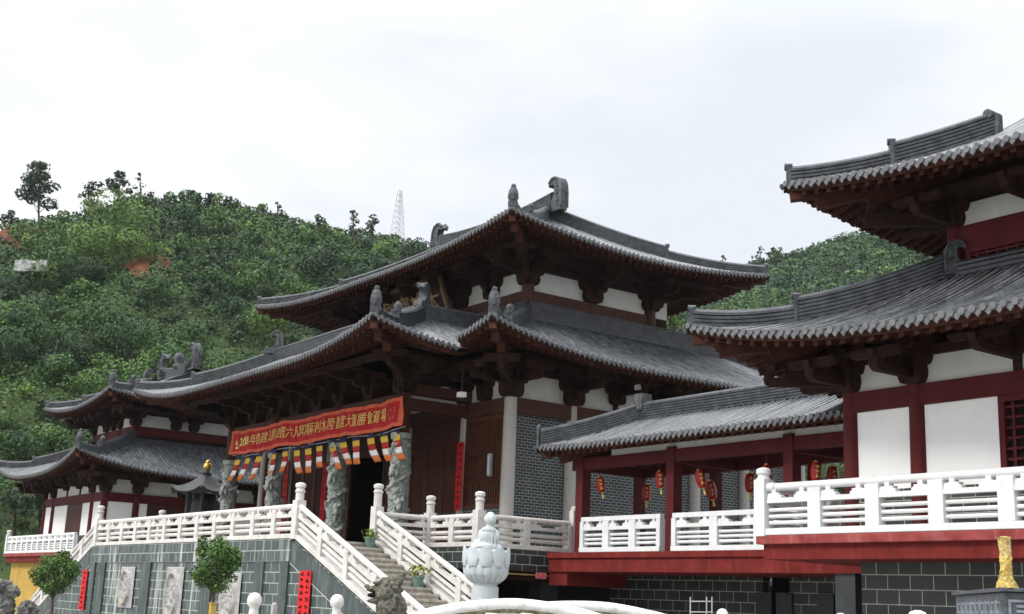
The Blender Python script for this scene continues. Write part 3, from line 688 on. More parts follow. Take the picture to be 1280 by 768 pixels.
# ------------------------------------------------------------------ balustrades
def shifted(f): return f
def balustrade(name, label, p, q, n, h=1.0, bars=2, mat_='stone_white', w0=.26, thick=.2, tall=(False, False), group=None, skip_end=(False, False), round_rail=True, tall_h=1.62, base_h=.14, skirt=None):
    """stone railing from p to q (points on the floor); may slope. Parts: base, handrail, posts, panels"""
    p, q = Vector(p), Vector(q); root = thing(name, label, 'balustrade', p.lerp(q, .5), group)
    d = q-p; Lh = hypot(d.x, d.y); e = Vector((d.x, d.y, d.z))/Lh; nrm = Vector((-d.y, d.x, 0))/Lh; Z = Vector((0, 0, 1)); m = M[mat_]
    def pr(mb, poly, th, off=0): mb.prism(poly, p+nrm*(off-th/2), e, Z, nrm*th)
    bevel(MB().prism([(-.02, 0), (Lh+.02, 0), (Lh+.02, base_h), (-.02, base_h)], p-nrm*(thick/2+.03), e, Z, nrm*(thick+.06)).build('base_rail', m, root), .015)
    mb = MB(); hr = h-.075
    if round_rail: mb.tube([p+Z*hr+e*.05, p+e*(Lh-.05)+Z*hr], .085, 12)
    else: pr(mb, [(0, h-.13), (Lh, h-.13), (Lh, h), (0, h)], .16)
    o = mb.build('handrail', m, root, smooth=round_rail)
    if round_rail: sharp(o, 50)
    st = Lh/n
    for i in range(n+1):
        if (i == 0 and skip_end[0]) or (i == n and skip_end[1]): continue
        u = i*st; end = (i == 0 and tall[0]) or (i == n and tall[1]); mb = MB(); w = w0
        c = p+e*u
        if end:
            mb.box(c.x-.15, c.y-.15, c.z-.02, c.x+.15, c.y+.15, c.z+h+.1)
            mb.lathe([(.13, 0), (.13, tall_h-h-.36), (.155, tall_h-h-.34), (.155, tall_h-h-.29), (.125, tall_h-h-.27), (.125, tall_h-h-.22), (.16, tall_h-h-.19), (.16, tall_h-h-.11), (.13, tall_h-h-.08), (.06, tall_h-h-.055)], (c.x, c.y, c.z+h+.1), 16)
            for s_ in (-1, 1):
                if 0 <= u+s_*.3 <= Lh: mb.tube([c+Z*hr+e*s_*.1, c+Z*hr+e*s_*.36], .105, 10)
            sharp(mb.build('post', m, root, smooth=True), 40)
        else:
            ua, ub = max(-.02, u-w/2), min(Lh+.02, u+w/2); mb.prism([(ua, base_h), (ub, base_h), (ub, h-.14), (ua, h-.14)], p-nrm*(thick/2+.008), e, Z, nrm*(thick+.016))
            bevel(mb.build('post', m, root), .012)
    for i in range(n):
        a = i*st+(w0/2 if not(i == 0 and skip_end[0]) else 0); b = (i+1)*st-(w0/2 if not(i == n-1 and skip_end[1]) else 0); wd = b-a; mb = MB(); mh = h*.62
        pr(mb, [(a, mh), (b, mh), (b, mh+.10), (a, mh+.10)], thick*.9)
        for k in range(bars):
            zc = base_h+(mh-base_h)*(k+1)/(bars+1)-.01+(.0 if bars > 2 else 0); r = .062 if bars < 3 else .042
            mb.tube([p+e*a+Z*zc, p+e*b+Z*zc], r, 8, caps=False)
        t0 = mh+.10; top = h-.13
        for s_ in (0, 1):
            bw = min(.42, wd*.34); shp = [(0, t0), (bw, t0), (bw, t0+.045), (bw*.82, t0+.09), (bw*.9, top-.075), (bw*.62, top-.07), (bw*.62, top+.03), (bw*.32, top+.03), (bw*.32, top-.07), (0.02, top-.085), (.0, t0+.06)]
            poly = [((a+x) if s_ == 0 else (b-x), z) for x, z in shp]
            if s_: poly = poly[::-1]
            pr(mb, poly, thick*.72)
        mb.build('panel', m, root)
    return root

# ------------------------------------------------------------------ terrace and stairs in front of the hall
F0 = 1.65
TX, TY0, TY1 = 17.1, 34.95, 53.3     # terrace front plane and its two ends
PX0, PY0 = 21.79, 32.0               # main podium corner
terr = thing('stone_terrace', 'grey green block terrace with carved relief panels in front of the main hall', 'terrace', (19.5, 44, GZ))
mb = MB(); mb.box(TX, TY0, GZ, TX+5.5, TY1, F0-.02); mb.build('wall', M['teal_brick'], terr)
mb = MB(); mb.box(TX-.05, TY0-.03, .98, TX-.004, TY1+.03, F0-.03); mb.build('top_course', M['teal_brick'], terr)
for y, w in ((TY0+.28, .52), (37.0, .62), (41.05, .8), (46.85, .9), (51.95, .9), (53.0, .5)):
    MB().box(TX-.065, y-w/2, GZ, TX-.003, y+w/2, .975).build('pilaster', M['teal_plain'], terr)
def relief(yc, w, z0, z1, seed):
    nu, nv = 34, 60; P = []
    for i in range(nu+1):
        P.append([])
        for j in range(nv+1):
            a, b = i/nu*2-1, j/nv*2-1; r = sqrt((a/.72)**2+(b/.8)**2); h = .03
            h += .13*math.exp(-((r-.98)/.08)**2)
            if r < .9: h += .08*(noise.noise(Vector((a*4.2*w, b*4.2, seed)))+.6*noise.noise(Vector((a*9, b*12, seed+5)))) + .03*(1-r)
            edge = max(abs(a), abs(b))
            if edge > .97: h = 0
            P[-1].append((TX-.05-h, yc-w/2*a, z0+(z1-z0)*(b+1)/2))
    o = MB().grid(P, flip=True).build('relief_panel', M['carve'], terr, smooth=True)
    ring = [(TX-.19, yc+w/2*.72*cos(t)*.98, (z0+z1)/2+(z1-z0)/2*.8*sin(t)*.98) for t in [pi+.5+(pi-1.0)*k/24 for k in range(25)]]
    MB().tube(ring, .025, 6).build('ring', M['carve_gold'], o)
relief(48.75, 1.5, -.75, .80, 1.0); relief(43.9, 1.62, -1.15, .80, 2.0); relief(39.0, 1.5, -1.0, .62, 3.0)
mb = MB(); mb.box(TX+.1, TY0+.05, F0-.02, TX+5.5, TY1-.05, F0+.002); mb.build('paving', M['floor'], terr)

pod = thing('hall_podium', 'dark block podium with an open void beneath it under the main hall', 'podium', (31, 45.5, GZ))
mb = MB(); mb.box(PX0, PY0, 1.0, 44, 59.1, F0-.01); mb.build('edge_course', M['shaded_brick'], pod)
mb = MB(); mb.box(24.6, PY0+1.9, GZ, 44, 59.1, .99); mb.box(PX0+.1, 35.4, GZ, 24.5, 59, .99); mb.build('base_wall', M['dark'], pod)  # recess walls coloured near black as the shade under the podium
MB().box(PX0+.15, PY0+.25, .72, 44, PY0+.55, .995).build('beam', M['wood_dark'], pod)
for x in (25.2,): MB().box(x-.35, PY0+.8, GZ, x+.35, PY0+1.4, .72).build('pillar', M['slot'], pod)
MB().tube([(22.3, PY0+.05, .90), (26.0, PY0+.05, .90)], .022, 6).build('pipe', M['gold_paint'], pod)
sg = MB(); sg.box(24.02, PY0-.06, .80, 24.42, PY0-.03, .98)
s_root = tag(sg.build('notice_sign', M['pink']), 'small pink notice sign hung on the beam under the podium edge', 'sign')
mb = MB()
for k in range(3):
    for j in range(7):
        if (k*7+j*3) % 4: mb.box(24.06+j*.048, PY0-.066, .83+k*.045, 24.09+j*.048, PY0-.0605, .855+k*.045)
mb.build('lettering', M['scroll_red'], s_root)

def stairs(name, label, y0, sgn, x0=TX+.18, x1=19.75, drop=3.25, run=8.3):
    """flight descending from y0 along sgn*Y"""
    root = thing(name, label, 'staircase', ((x0+x1)/2, y0+sgn*run/2, GZ)); n = 20; mb = MB()
    for i in range(n):
        z = F0-drop*i/n; ya, yb = y0+sgn*run*i/n, y0+sgn*run*(i+1)/n
        mb.box(x0, ya, GZ, x1, yb, z-.02-.005*(i % 3)); mb.box(x0+.02, ya-sgn*.01, z-.075, x1-.02, yb+sgn*.035, z)
    bevel(mb.build('steps', M['step'], root), .012)
    sl = drop/run
    for xa, xb in ((TX, TX+.17), (x1+.01, x1+.3)):
        mb = MB(); mb.prism([(0, GZ), (run, GZ), (run, GZ+.02), (0, F0-.03)], (xa, y0, 0), (0, sgn, 0), (0, 0, 1), (xb-xa, 0, 0)); mb.build('side_wall', M['teal_brick'], root)
        mb = MB(); mb.prism([(0, F0-.06), (run, GZ-.04), (run, GZ-.64), (0, F0-.72)], (xa-.03, y0, 0), (0, sgn, 0), (0, 0, 1), (xb-xa+.06, 0, 0)); mb.build('stringer', M['teal_plain'], root)
    mb = MB()
    mb.prism([(0, F0-.72), (run*.8, F0-.72-3.25*.8), (run*.8, F0-.735-3.25*.8), (0, F0-.735)], (TX-.036, y0, 0), (0, sgn, 0), (0, 0, 1), (.004, 0, 0)); mb.build('mortar_line', M['conc_white'], root)
    return root
stairs('staircase', 'worn stone stair with potted plants descending from the right end of the terrace', TY0-.02, -1)
stairs('staircase', 'stone stair descending from the left end of the terrace behind the clipped tree', TY1+.02, 1)
RUN, DR = 8.3, 3.25
balustrade('balustrade', 'long white stone balustrade along the terrace top above the relief panels', (TX+.1, TY0-.1, F0), (TX+.1, TY1, F0), 12, tall=(True, True), h=1.03)
balustrade('balustrade', 'sloping white stone balustrade on the near side of the right stair', (TX+.1, TY0-.1, F0+.02), (TX+.1, TY0-RUN, F0-DR+.05), 5, skip_end=(True, False), h=1.03)
balustrade('balustrade', 'sloping white stone balustrade on the hall side of the right stair', (19.9, TY0-.1, F0+.02), (19.9, TY0-RUN, F0-DR+.05), 5, tall=(True, False), h=1.03, tall_h=1.8)
balustrade('balustrade', 'short white stone balustrade crossing from the stair head to the podium corner post', (19.9, TY0-.02, F0), (PX0+.12, TY0-.02, F0), 1, tall=(False, True), skip_end=(True, False))
balustrade('balustrade', 'white stone balustrade on the podium front behind the seated Buddha', (PX0+.12, TY0-.02, F0), (PX0+.12, PY0+.12, F0), 2, tall=(False, True), skip_end=(True, False))
balustrade('balustrade', 'weathered stone balustrade along the hall side ending at the covered walkway', (PX0+.12, PY0+.12, F0), (25.45, PY0+.12, F0), 2, tall=(False, False), skip_end=(True, False))
balustrade('balustrade', 'sloping pale balustrade of the left stair beside the left tower', (TX+.1, TY1+.1, F0+.02), (TX+.1, TY1+RUN, F0-DR+.05), 5, skip_end=(True, False))
balustrade('balustrade', 'rear sloping balustrade of the left stair', (19.9, TY1+.1, F0+.02), (19.9, TY1+RUN, F0-DR+.05), 5, tall=(True, False))
mb = MB(); mb.box(25.5, PY0+.02, F0, 25.72, PY0+.24, F0+1.35); mb.lathe([(.11, 0), (.11, .1), (.04, .14)], (25.61, PY0+.13, F0+1.35), 10)
tag(mb.build('railing_post', M['stone_white']), 'plain stone post ending the hall side balustrade at the red column', 'post')
# red paper scrolls with dark characters on the stair walls
def scroll(label, o, ey, w, h, cols, n, seed, X=True):
    rng = random.Random(seed); root = thing('scroll', label, 'scroll', o, 'red scrolls pasted on the walls'); o = Vector(o); ey = Vector(ey); nx = Vector((-1, 0, 0))
    MB().prism([(-w/2, 0), (w/2, 0), (w/2, h), (-w/2, h)], o, ey, (0, 0, 1), nx*.02).build('paper', M['scroll_red'], root)
    mb = MB(); cw = w/cols*.6; chh = h/n*.72
    for c in range(cols):
        for k in range(n):
            cx = -w/2+w*(c+.5)/cols; cz = h*(k+.5)/n
            for s_ in range(5):
                if rng.random() < .55: x0 = cx+(rng.random()-.5)*cw*.4; z0 = cz+(rng.random()-.5)*chh*.8; a = (cw*(.5+.5*rng.random())/2, .016)
                else: x0 = cx+(rng.random()-.5)*cw*.8; z0 = cz+(rng.random()-.5)*chh*.3; a = (.016, chh*(.4+.5*rng.random())/2)
                q = (rng.random()-.5)*.4*a[0]
                mb.prism([(x0-a[0], z0-a[1]-q), (x0+a[0], z0-a[1]+q), (x0+a[0], z0+a[1]+q), (x0-a[0], z0+a[1]-q)], o+nx*.021, ey, (0, 0, 1), nx*.004)
    mb.build('lettering', M['ink'], root)
    return root
scroll('red paper scroll with two columns of dark characters on the right stair wall', (TX-.06, 33.75, -1.5), (0, 1, 0), .72, 2.2, 2, 12, 1)
scroll('red paper scroll on the left stair wall beside the clipped tree', (TX-.07, 53.85, -.95), (0, 1, 0), .62, 1.62, 1, 8, 2)

# ------------------------------------------------------------------ main hall
HY = 45.55
hall = thing('main_hall', 'large two storey temple hall with sweeping grey tiled roofs, carved dragon columns and gold plaque', 'temple hall', (31.2, HY, F0))
def mir(y): return 2*HY-y
def column(parent, x, y, z0, z1, r, m, taper=.9, name='column', label=None, n=20):
    mb = MB(); mb.lathe([(r*1.35, 0), (r*1.4, .1), (r*1.1, .2), (r, .24), (r*.985, (z1-z0)*.5), (r*taper, z1-z0)], (x, y, z0), n)
    o = sharp(mb.build(name, m, parent, smooth=True), 40)
    if label: o['label'] = label
    return o
CX, CY = 25.43, 35.64
side_x = [CX, 28.15, 34.3, 37.0, 40.3]; front_y = [CY, 38.43, 42.3, 48.8, 52.6, 55.5]
for x in side_x: column(hall, x, CY, F0, 7.05, .25 if x == CX else .23, M['granite'])
for y in front_y[1:]: column(hall, CX, y, F0, 7.05, .21, M['granite'])
# walls
MB().box(CX+.25, CY+.06, F0, 40.3, CY+.4, 6.55).build('brick_wall', M['grey_brick'], hall)
MB().box(40.0, CY+.45, F0, 40.3, 55.5, 9.4).build('rear_wall', M['dark'], hall)  # inner walls and ceiling coloured near black in place of indoor shade
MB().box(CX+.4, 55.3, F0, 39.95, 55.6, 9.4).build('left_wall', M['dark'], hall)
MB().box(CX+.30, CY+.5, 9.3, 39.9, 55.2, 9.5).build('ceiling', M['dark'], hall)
MB().box(CX+.02, CY+.03, F0-.005, 39.9, 55.2, F0+.012).build('floor', M['floor'], hall)
for z0, z1, nm in ((6.52, 7.06, 'beam'),):
    MB().box(CX-.02, CY-.16, z0, 40.4, CY+.05, z1).build(nm, M['wood'], hall)
    MB().box(CX-.16, CY+.07, z0, CX+.05, 55.6, z1).build(nm, M['wood'], hall)
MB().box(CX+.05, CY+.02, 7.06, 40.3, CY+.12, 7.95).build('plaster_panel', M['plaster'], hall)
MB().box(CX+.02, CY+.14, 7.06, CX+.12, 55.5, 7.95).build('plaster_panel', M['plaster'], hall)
for z, o_ in ((7.95, .0), (8.3, -.5), (8.62, -1.1)):
    MB().box(CX+o_-.1, CY+o_-.1, z, 40.3-o_, CY+o_+.12, z+.2).build('purlin', M['wood_dark'], hall)
    MB().box(CX+o_-.1, CY+o_+.13, z, CX+o_+.12, 55.6-o_, z+.2).build('purlin', M['wood_dark'], hall)
MB().box(CX+.05, CY+.05, 8.16, 40.3, CY+.2, 9.3).build('upper_boards', M['wood_dark'], hall)
MB().box(CX+.05, CY+.22, 8.16, CX+.2, 55.5, 9.3).build('upper_boards', M['wood_dark'], hall)
# front wall: lattice windows in the end bays, doors between
def lattice(parent, x, ya, yb, z0, z1, m, nbar, name='window', sill=True, across=0):
    mb = MB(); f = .13
    for b in ((ya, z0, ya+f, z1), (yb-f, z0, yb, z1), (ya+f, z0, yb-f, z0+f), (ya+f, z1-f, yb-f, z1)): mb.box(x-.10, b[0], b[1], x+.05, b[2], b[3])
    w = mb.build(name, m, parent); mb = MB()
    for k in range(nbar): y = ya+f+(yb-ya-2*f)*(k+.5)/nbar; mb.box(x-.06, y-.028, z0+f, x, y+.028, z1-f)
    for k in range(across): z = z0+f+(z1-z0-2*f)*(k+.5)/across; mb.box(x-.055, ya+f, z-.025, x-.005, yb-f, z+.025)
    mb.build('lattice', m, w); MB().box(x+.02, ya+f, z0+f, x+.04, yb-f, z1-f).build('backing', M['dark'], w)  # backing is a near-black sheet painted as the unlit room behind
for ya, yb in ((CY+.2, 38.25), (52.8, 55.3)):
    lattice(hall, CX, ya, yb, 3.25, 6.5, M['lattice_wood'], 15); MB().box(CX-.08, ya, F0, CX+.1, yb, 3.24).build('sill_wall', M['grey_brick'], hall)
def door(ya, yb, z0=F0+.1, z1=5.6, n=1, name='door'):
    mb = MB(); f = .12
    for b in ((ya, z0, ya+f, z1), (yb-f, z0, yb, z1), (ya+f, z0, yb-f, z0+.22), (ya+f, z1-.2, yb-f, z1), (ya+f, z0+1.3, yb-f, z0+1.45)): mb.box(CX-.07, b[0], b[1], CX+.04, b[2], b[3])
    mb.box(CX-.02, ya+f, z0+.2, CX+.03, yb-f, z1-.2)
    d = mb.build(name, M['door_wood'], hall); mb = MB(); k = 9
    for i in range(k): y = ya+f+(yb-ya-2*f)*(i+.5)/k; mb.box(CX-.045, y-.02, z0+1.45, CX-.021, y+.02, z1-.2)
    mb.build('slat', M['lattice_wood'], d)
for ya, yb, n in ((38.66, 42.08, 3), (42.52, 44.2, 1), (46.9, 48.58, 1), (49.02, 52.38, 3)):
    for i in range(n): w = (yb-ya)/n; door(ya+w*i+.01, ya+w*(i+1)-.01)
for ya, yb in ((38.66, 42.08), (42.52, 48.58), (49.02, 52.38)):
    MB().box(CX-.07, ya, 5.62, CX+.06, yb, 6.50).build('transom', M['door_wood'], hall)
MB().box(CX+2.5, 43, F0, CX+2.6, 48, 6.5).build('doorway_shade', M['dark'], hall)  # added near-black sheet standing in for the shade behind the open doors
# tiled roofs
def roof_set(parent, rname, slopes, Dso, tile_spec=None):
    mt, mc, mw, mf = MB(), MB(), MB(), MB()
    for s_ in slopes: s_.tiles(mt, mc); s_.wood(mw, mf, Dso)
    r = mt.build(rname, M['tile'], parent, smooth=True); sharp(r, 60)
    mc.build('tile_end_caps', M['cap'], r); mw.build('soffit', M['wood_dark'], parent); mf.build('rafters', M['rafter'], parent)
    return r
TXl, TYl, ZL = 22.34, 32.55, 8.13       # lower eave corner
DX = 43.4-TXl; LYl = 2*(HY-TYl)
lower = dict(a=.37, b=.018, Wd=9, p=3.0, Dl=5.4)
valA = 34.6-TYl
S_side = Slope((TXl, TYl), (1, 0), (0, 1), DX, 5.45, ZL, lift0=.9, lift1=.9, **lower)
S_frR = Slope((TXl, TYl), (0, 1), (1, 0), 8, 5.45, ZL, lift0=.9, lift1=0, hip1=False, valley=(0, valA), **lower)
S_frL = Slope((TXl, mir(TYl)-8), (0, 1), (1, 0), 8, 5.45, ZL, lift0=0, lift1=.9, hip0=False, valley=(1, valA), **lower)
S_left = Slope((43.4, mir(TYl)), (-1, 0), (0, -1), DX, 5.45, ZL, lift0=.9, lift1=.9, **lower)
S_back = Slope((43.4, mir(TYl)), (0, -1), (-1, 0), LYl, 5.45, ZL, lift0=.9, lift1=.9, **lower)
lr = roof_set(hall, 'lower_roof', [S_side, S_frR, S_frL, S_left, S_back], 4.0)
PXp, PYp, ZP = 19.13, 34.6, 8.05
porch = dict(a=.36, b=.02, Wd=8, p=2.8, Dl=4.7)
LP = 2*(HY-PYp)
P_fr = Slope((PXp, PYp), (0, 1), (1, 0), LP, 4.75, ZP, lift0=.8, lift1=.8, **porch)
P_R = Slope((PXp, PYp), (1, 0), (0, 1), 8.2, 4.75, ZP, lift0=.8, lift1=0, hip1=False, valley=(0, TXl-PXp), **porch)
P_L = Slope((PXp+8.2, mir(PYp)), (-1, 0), (0, -1), 8.2, 4.75, ZP, lift0=0, lift1=.8, hip0=False, valley=(1, TXl-PXp), **porch)
pr_ = roof_set(hall, 'porch_roof', [P_fr, P_R, P_L], 4.2)
UX, UY, ZU = 24.58, 34.9, 12.98
UDX = 37.77-UX; UL = 2*(HY-UY); UD = UDX/2
upper = dict(a=.36, b=.02, Wd=9, p=2.4, Dl=6.0)
U_fr = Slope((UX, UY), (0, 1), (1, 0), UL, UD, ZU, lift0=.66, lift1=.66, **upper)
U_R = Slope((UX, UY), (1, 0), (0, 1), UDX, UD, ZU, lift0=.66, lift1=.66, **upper)
U_B = Slope((37.77, mir(UY)), (0, -1), (-1, 0), UL, UD, ZU, lift0=.66, lift1=.66, **upper)
U_L = Slope((37.77, mir(UY)), (-1, 0), (0, -1), UDX, UD, ZU, lift0=.66, lift1=.66, **upper)
ur = roof_set(hall, 'upper_roof', [U_fr, U_R, U_B, U_L], 3.6)
def hips(parent, specs, ctop, cstep, low_h=.26, up_h=.44, w=.30):
    for sl, end, fin, top in specs:
        mb = MB(); band(mb, hip_path(sl, end, .12, cstep+.1), w*.85, low_h, 3); band(mb, hip_path(sl, end, cstep, top or ctop), w, up_h, 5)
        p = hip_path(sl, end, cstep, cstep+.05, 1)[0]; q = hip_path(sl, end, .12, .2, 1)[0]
        dirn = Vector((sl.n.x, sl.n.y, 0))+Vector((sl.u.x, sl.u.y, 0))*(1 if end == 0 else -1); dirn.normalize()
        sd = Vector((-dirn.y, dirn.x, 0))
        for b_, hh, ww in ((p, up_h+.16, .30), (q, low_h+.16, .26)):      # end tile and its round cap
            mb.prism([(-ww/2, -.1), (ww/2, -.1), (ww/2, hh), (0, hh+.06), (-ww/2, hh)], b_-dirn*.08, sd, (0, 0, 1), dirn*.1)
            mb.tube([b_+Vector((0, 0, hh-.02))-dirn*.12, b_+Vector((0, 0, hh-.02))+dirn*.06], .085, 10)
        mb.build('hip_ridge', M['ridge'], parent)
        mb = MB()
        if fin: finial(mb, q+Vector((0, 0, low_h))+dirn*.12, .7); kb = MB(); kb.lathe([(.1, -.1), (.12, 0), (.16, .1), (.1, .22), (.02, .26)], p+Vector((0, 0, up_h+.24))+dirn*.25, 10); kb.build('ridge_knob', M['ornament'], parent, smooth=True)
        # hip rafter nose beneath the corner
        if mb.v: sharp(mb.build('ridge_figure', M['ornament'], parent, smooth=True), 45)
def nose(parent, sl, end):
    mb = MB(); p0 = hip_path(sl, end, .12, 3.4, 8); mb2 = [q+Vector((0, 0, -.30)) for q in p0]
    mb.beam(mb2[0], mb2[2], .24, .26); mb.beam(mb2[1]+Vector((0, 0, -.26)), mb2[4]+Vector((0, 0, -.2)), .26, .26); mb.beam(mb2[3]+Vector((0, 0, -.45)), mb2[7]+Vector((0, 0, -.3)), .28, .28)
    mb.build('hip_rafter', M['rafter'], parent)
hips(ur, [(U_fr, 0, True, UD), (U_fr, 1, False, UD), (U_B, 0, False, UD), (U_B, 1, False, UD)], UD, 3.0)
hips(lr, [(S_side, 0, True, 5.3), (S_left, 1, False, 5.3), (S_side, 1, False, 5.3)], 5.3, 2.2)
hips(pr_, [(P_fr, 0, True, 4.7), (P_fr, 1, False, 4.7)], 4.7, 2.0)
for s_, e in ((U_fr, 0), (U_fr, 1), (U_B, 1), (S_side, 0), (P_fr, 0), (P_fr, 1), (S_left, 1)): nose(hall, s_, e)
# main ridge with owl-tail ornaments
zr = U_fr.z(UL/2, UD)+.22; rx = UX+UD; mb = MB()
n_ = 16; band(mb, [Vector((rx, UY+UD-.4+(UL-2*UD+.8)*k/n_, zr-.1+.25*abs(k/n_*2-1)**2)) for k in range(n_+1)], .42, .55, 6); mb.build('main_ridge', M['ridge'], ur)
for yb, d in ((UY+UD-.5, 1), (mir(UY+UD-.5), -1)):
    mb = MB(); owl(mb, (rx, yb, zr-.1), (0, d), 1.5, .36); sharp(mb.build('ridge_ornament', M['ornament'], ur, smooth=True), 45)
# porch ridge ring and its curled ends
zc = P_fr.z(LP/2, 4.7)-.02; mb = MB(); x1 = PXp+4.7; ya, yb = PYp+4.7, mir(PYp+4.7)
band(mb, [Vector((x1, ya+(yb-ya)*k/12, zc)) for k in range(13)], .34, .5, 5); mb.build('ridge', M['ridge'], pr_)
for y, d in ((ya, 1), (yb, -1)):
    mb = MB(); band(mb, [Vector((x1+.02, y, zc-.02)), Vector((x1+2, y, zc-.02)), Vector((x1+4.2, y, zc-.02))], .34, .5, 5); mb.build('ridge', M['ridge'], pr_)
    mb = MB(); owl(mb, (x1-.05, y, zc+.4), (-.72, -.62*d), 1.0, .32); sharp(mb.build('ridge_ornament', M['ornament'], pr_, smooth=True), 45)
MB().add([(x1, ya, zc), (x1+4, ya, zc), (x1+4, yb, zc), (x1, yb, zc)], [(0, 1, 2, 3)]).build('roof_deck', M['ridge'], hall)
# ridge band along the foot of the upper wall
WX, WY = 27.76, 38.08; WX2, WY2 = 34.03, mir(38.08)
zb = S_side.z(9, 5.3)-.02; mb = MB()
band(mb, [Vector((TXl+5.25, TYl+5.3, zb)), Vector((31, TYl+5.3, zb)), Vector((43.4-5.25, TYl+5.3, zb))], .36, .62, 7); mb.build('wall_ridge', M['ridge'], lr)
mb = MB(); band(mb, [Vector((TXl+5.3, TYl+5.25, zb)), Vector((TXl+5.3, mir(TYl+5.25), zb))], .36, .62, 7); mb.build('wall_ridge', M['ridge'], lr)
# upper storey
zb0, zb1 = 11.22, 11.78
MB().box(WX+.05, WY+.05, 9.6, WX2+1.2, WY2, 10.9).build('upper_base', M['wood_dark'], hall)
for x, y in ((WX, WY), (WX2, WY), (WX, 42.6), (WX, mir(42.6)), (WX, WY2)): column(hall, x, y, 10.3, 12.25, .26, M['wood'], .95, 'upper_column')
MB().box(WX, WY-.12, zb0, WX2, WY+.1, zb1).build('beam', M['wood'], hall); MB().box(WX-.12, WY+.1, zb0, WX+.1, WY2, zb1).build('beam', M['wood'], hall)
MB().box(WX+.04, WY+.04, zb1, WX2+1, WY+.2, 12.62).build('plaster_panel', M['plaster'], hall); MB().box(WX+.04, WY+.2, zb1, WX+.2, WY2, 12.62).build('plaster_panel', M['plaster'], hall)
MB().box(WX+.06, WY+.06, 10.9, WX2+1, WY+.22, zb1-.01).build('upper_boards', M['wood_dark'], hall); MB().box(WX+.06, WY+.24, 10.9, WX+.22, WY2, zb1-.01).build('upper_boards', M['wood_dark'], hall)
MB().box(WX+.05, WY+.05, 12.62, WX2+1, WY2, 14.0).build('upper_core', M['wood_dark'], hall)
for o_, z in ((0, 12.62), (-.6, 12.95), (-1.3, 13.15)):
    MB().box(WX+o_-.1, WY+o_-.1, z, WX2+1.2-o_, WY+o_+.1, z+.17).build('purlin', M['wood_dark'], hall); MB().box(WX+o_-.1, WY+o_+.1, z, WX+o_+.1, WY2-o_, z+.17).build('purlin', M['wood_dark'], hall)
BP = M['wood_dark']
def capf(z0, a, b, oh): return lambda l: z0+a*(oh-l)+b*max(0, oh-l)**2-.50
CAPS = {'u': capf(ZU, .36, .02, 3.18), 'l': capf(ZL, .37, .018, 3.09), 'p': capf(ZP, .36, .02, 3.49)}
def BR(c, n, z, H, pj, cap='l', **k): return bracket('bracket', hall, c, n, z, H, min(pj, 1.75), cap=CAPS[cap], **k)
BR((WX, WY), (-1, -1), 11.98, 1.25, 2.2, 'u', corner=True, w0=.55, w1=1.9); BR((WX2, WY), (1, -1), 11.98, 1.25, 2.2, 'u', corner=True, w0=.55, w1=1.9)
BR((30.9, WY-.06), (0, -1), 11.79, 1.4, 2.2, 'u', w0=.55, w1=1.9)
for y in (40.4, 42.6, 44.6, 46.5, 48.5, 50.8): BR((WX-.06, y), (-1, 0), 11.79, 1.4, 2.2, 'u')
BR((CX, CY), (-1, -1), 7.05, 1.5, 2.3, corner=True, w0=.55, w1=1.8)
for x in (28.15, 34.3, 37.0, 40.3): BR((x, CY-.06), (0, -1), 7.06, 1.45, 2.2, w0=.52, w1=1.8)
for x in (30.2, 32.25): BR((x, CY-.06), (0, -1), 7.35, 1.16, 2.2, w0=.4, w1=1.5); 
for x in (30.2, 32.25): MB().box(x-.08, CY-.1, 7.06, x+.08, CY+.02, 7.4).build('strut', M['wood_dark'], hall)
for y in (37.1, 38.43): BR((CX-.06, y), (-1, 0), 7.06, 1.45, 1.6, w0=.45, w1=1.25)
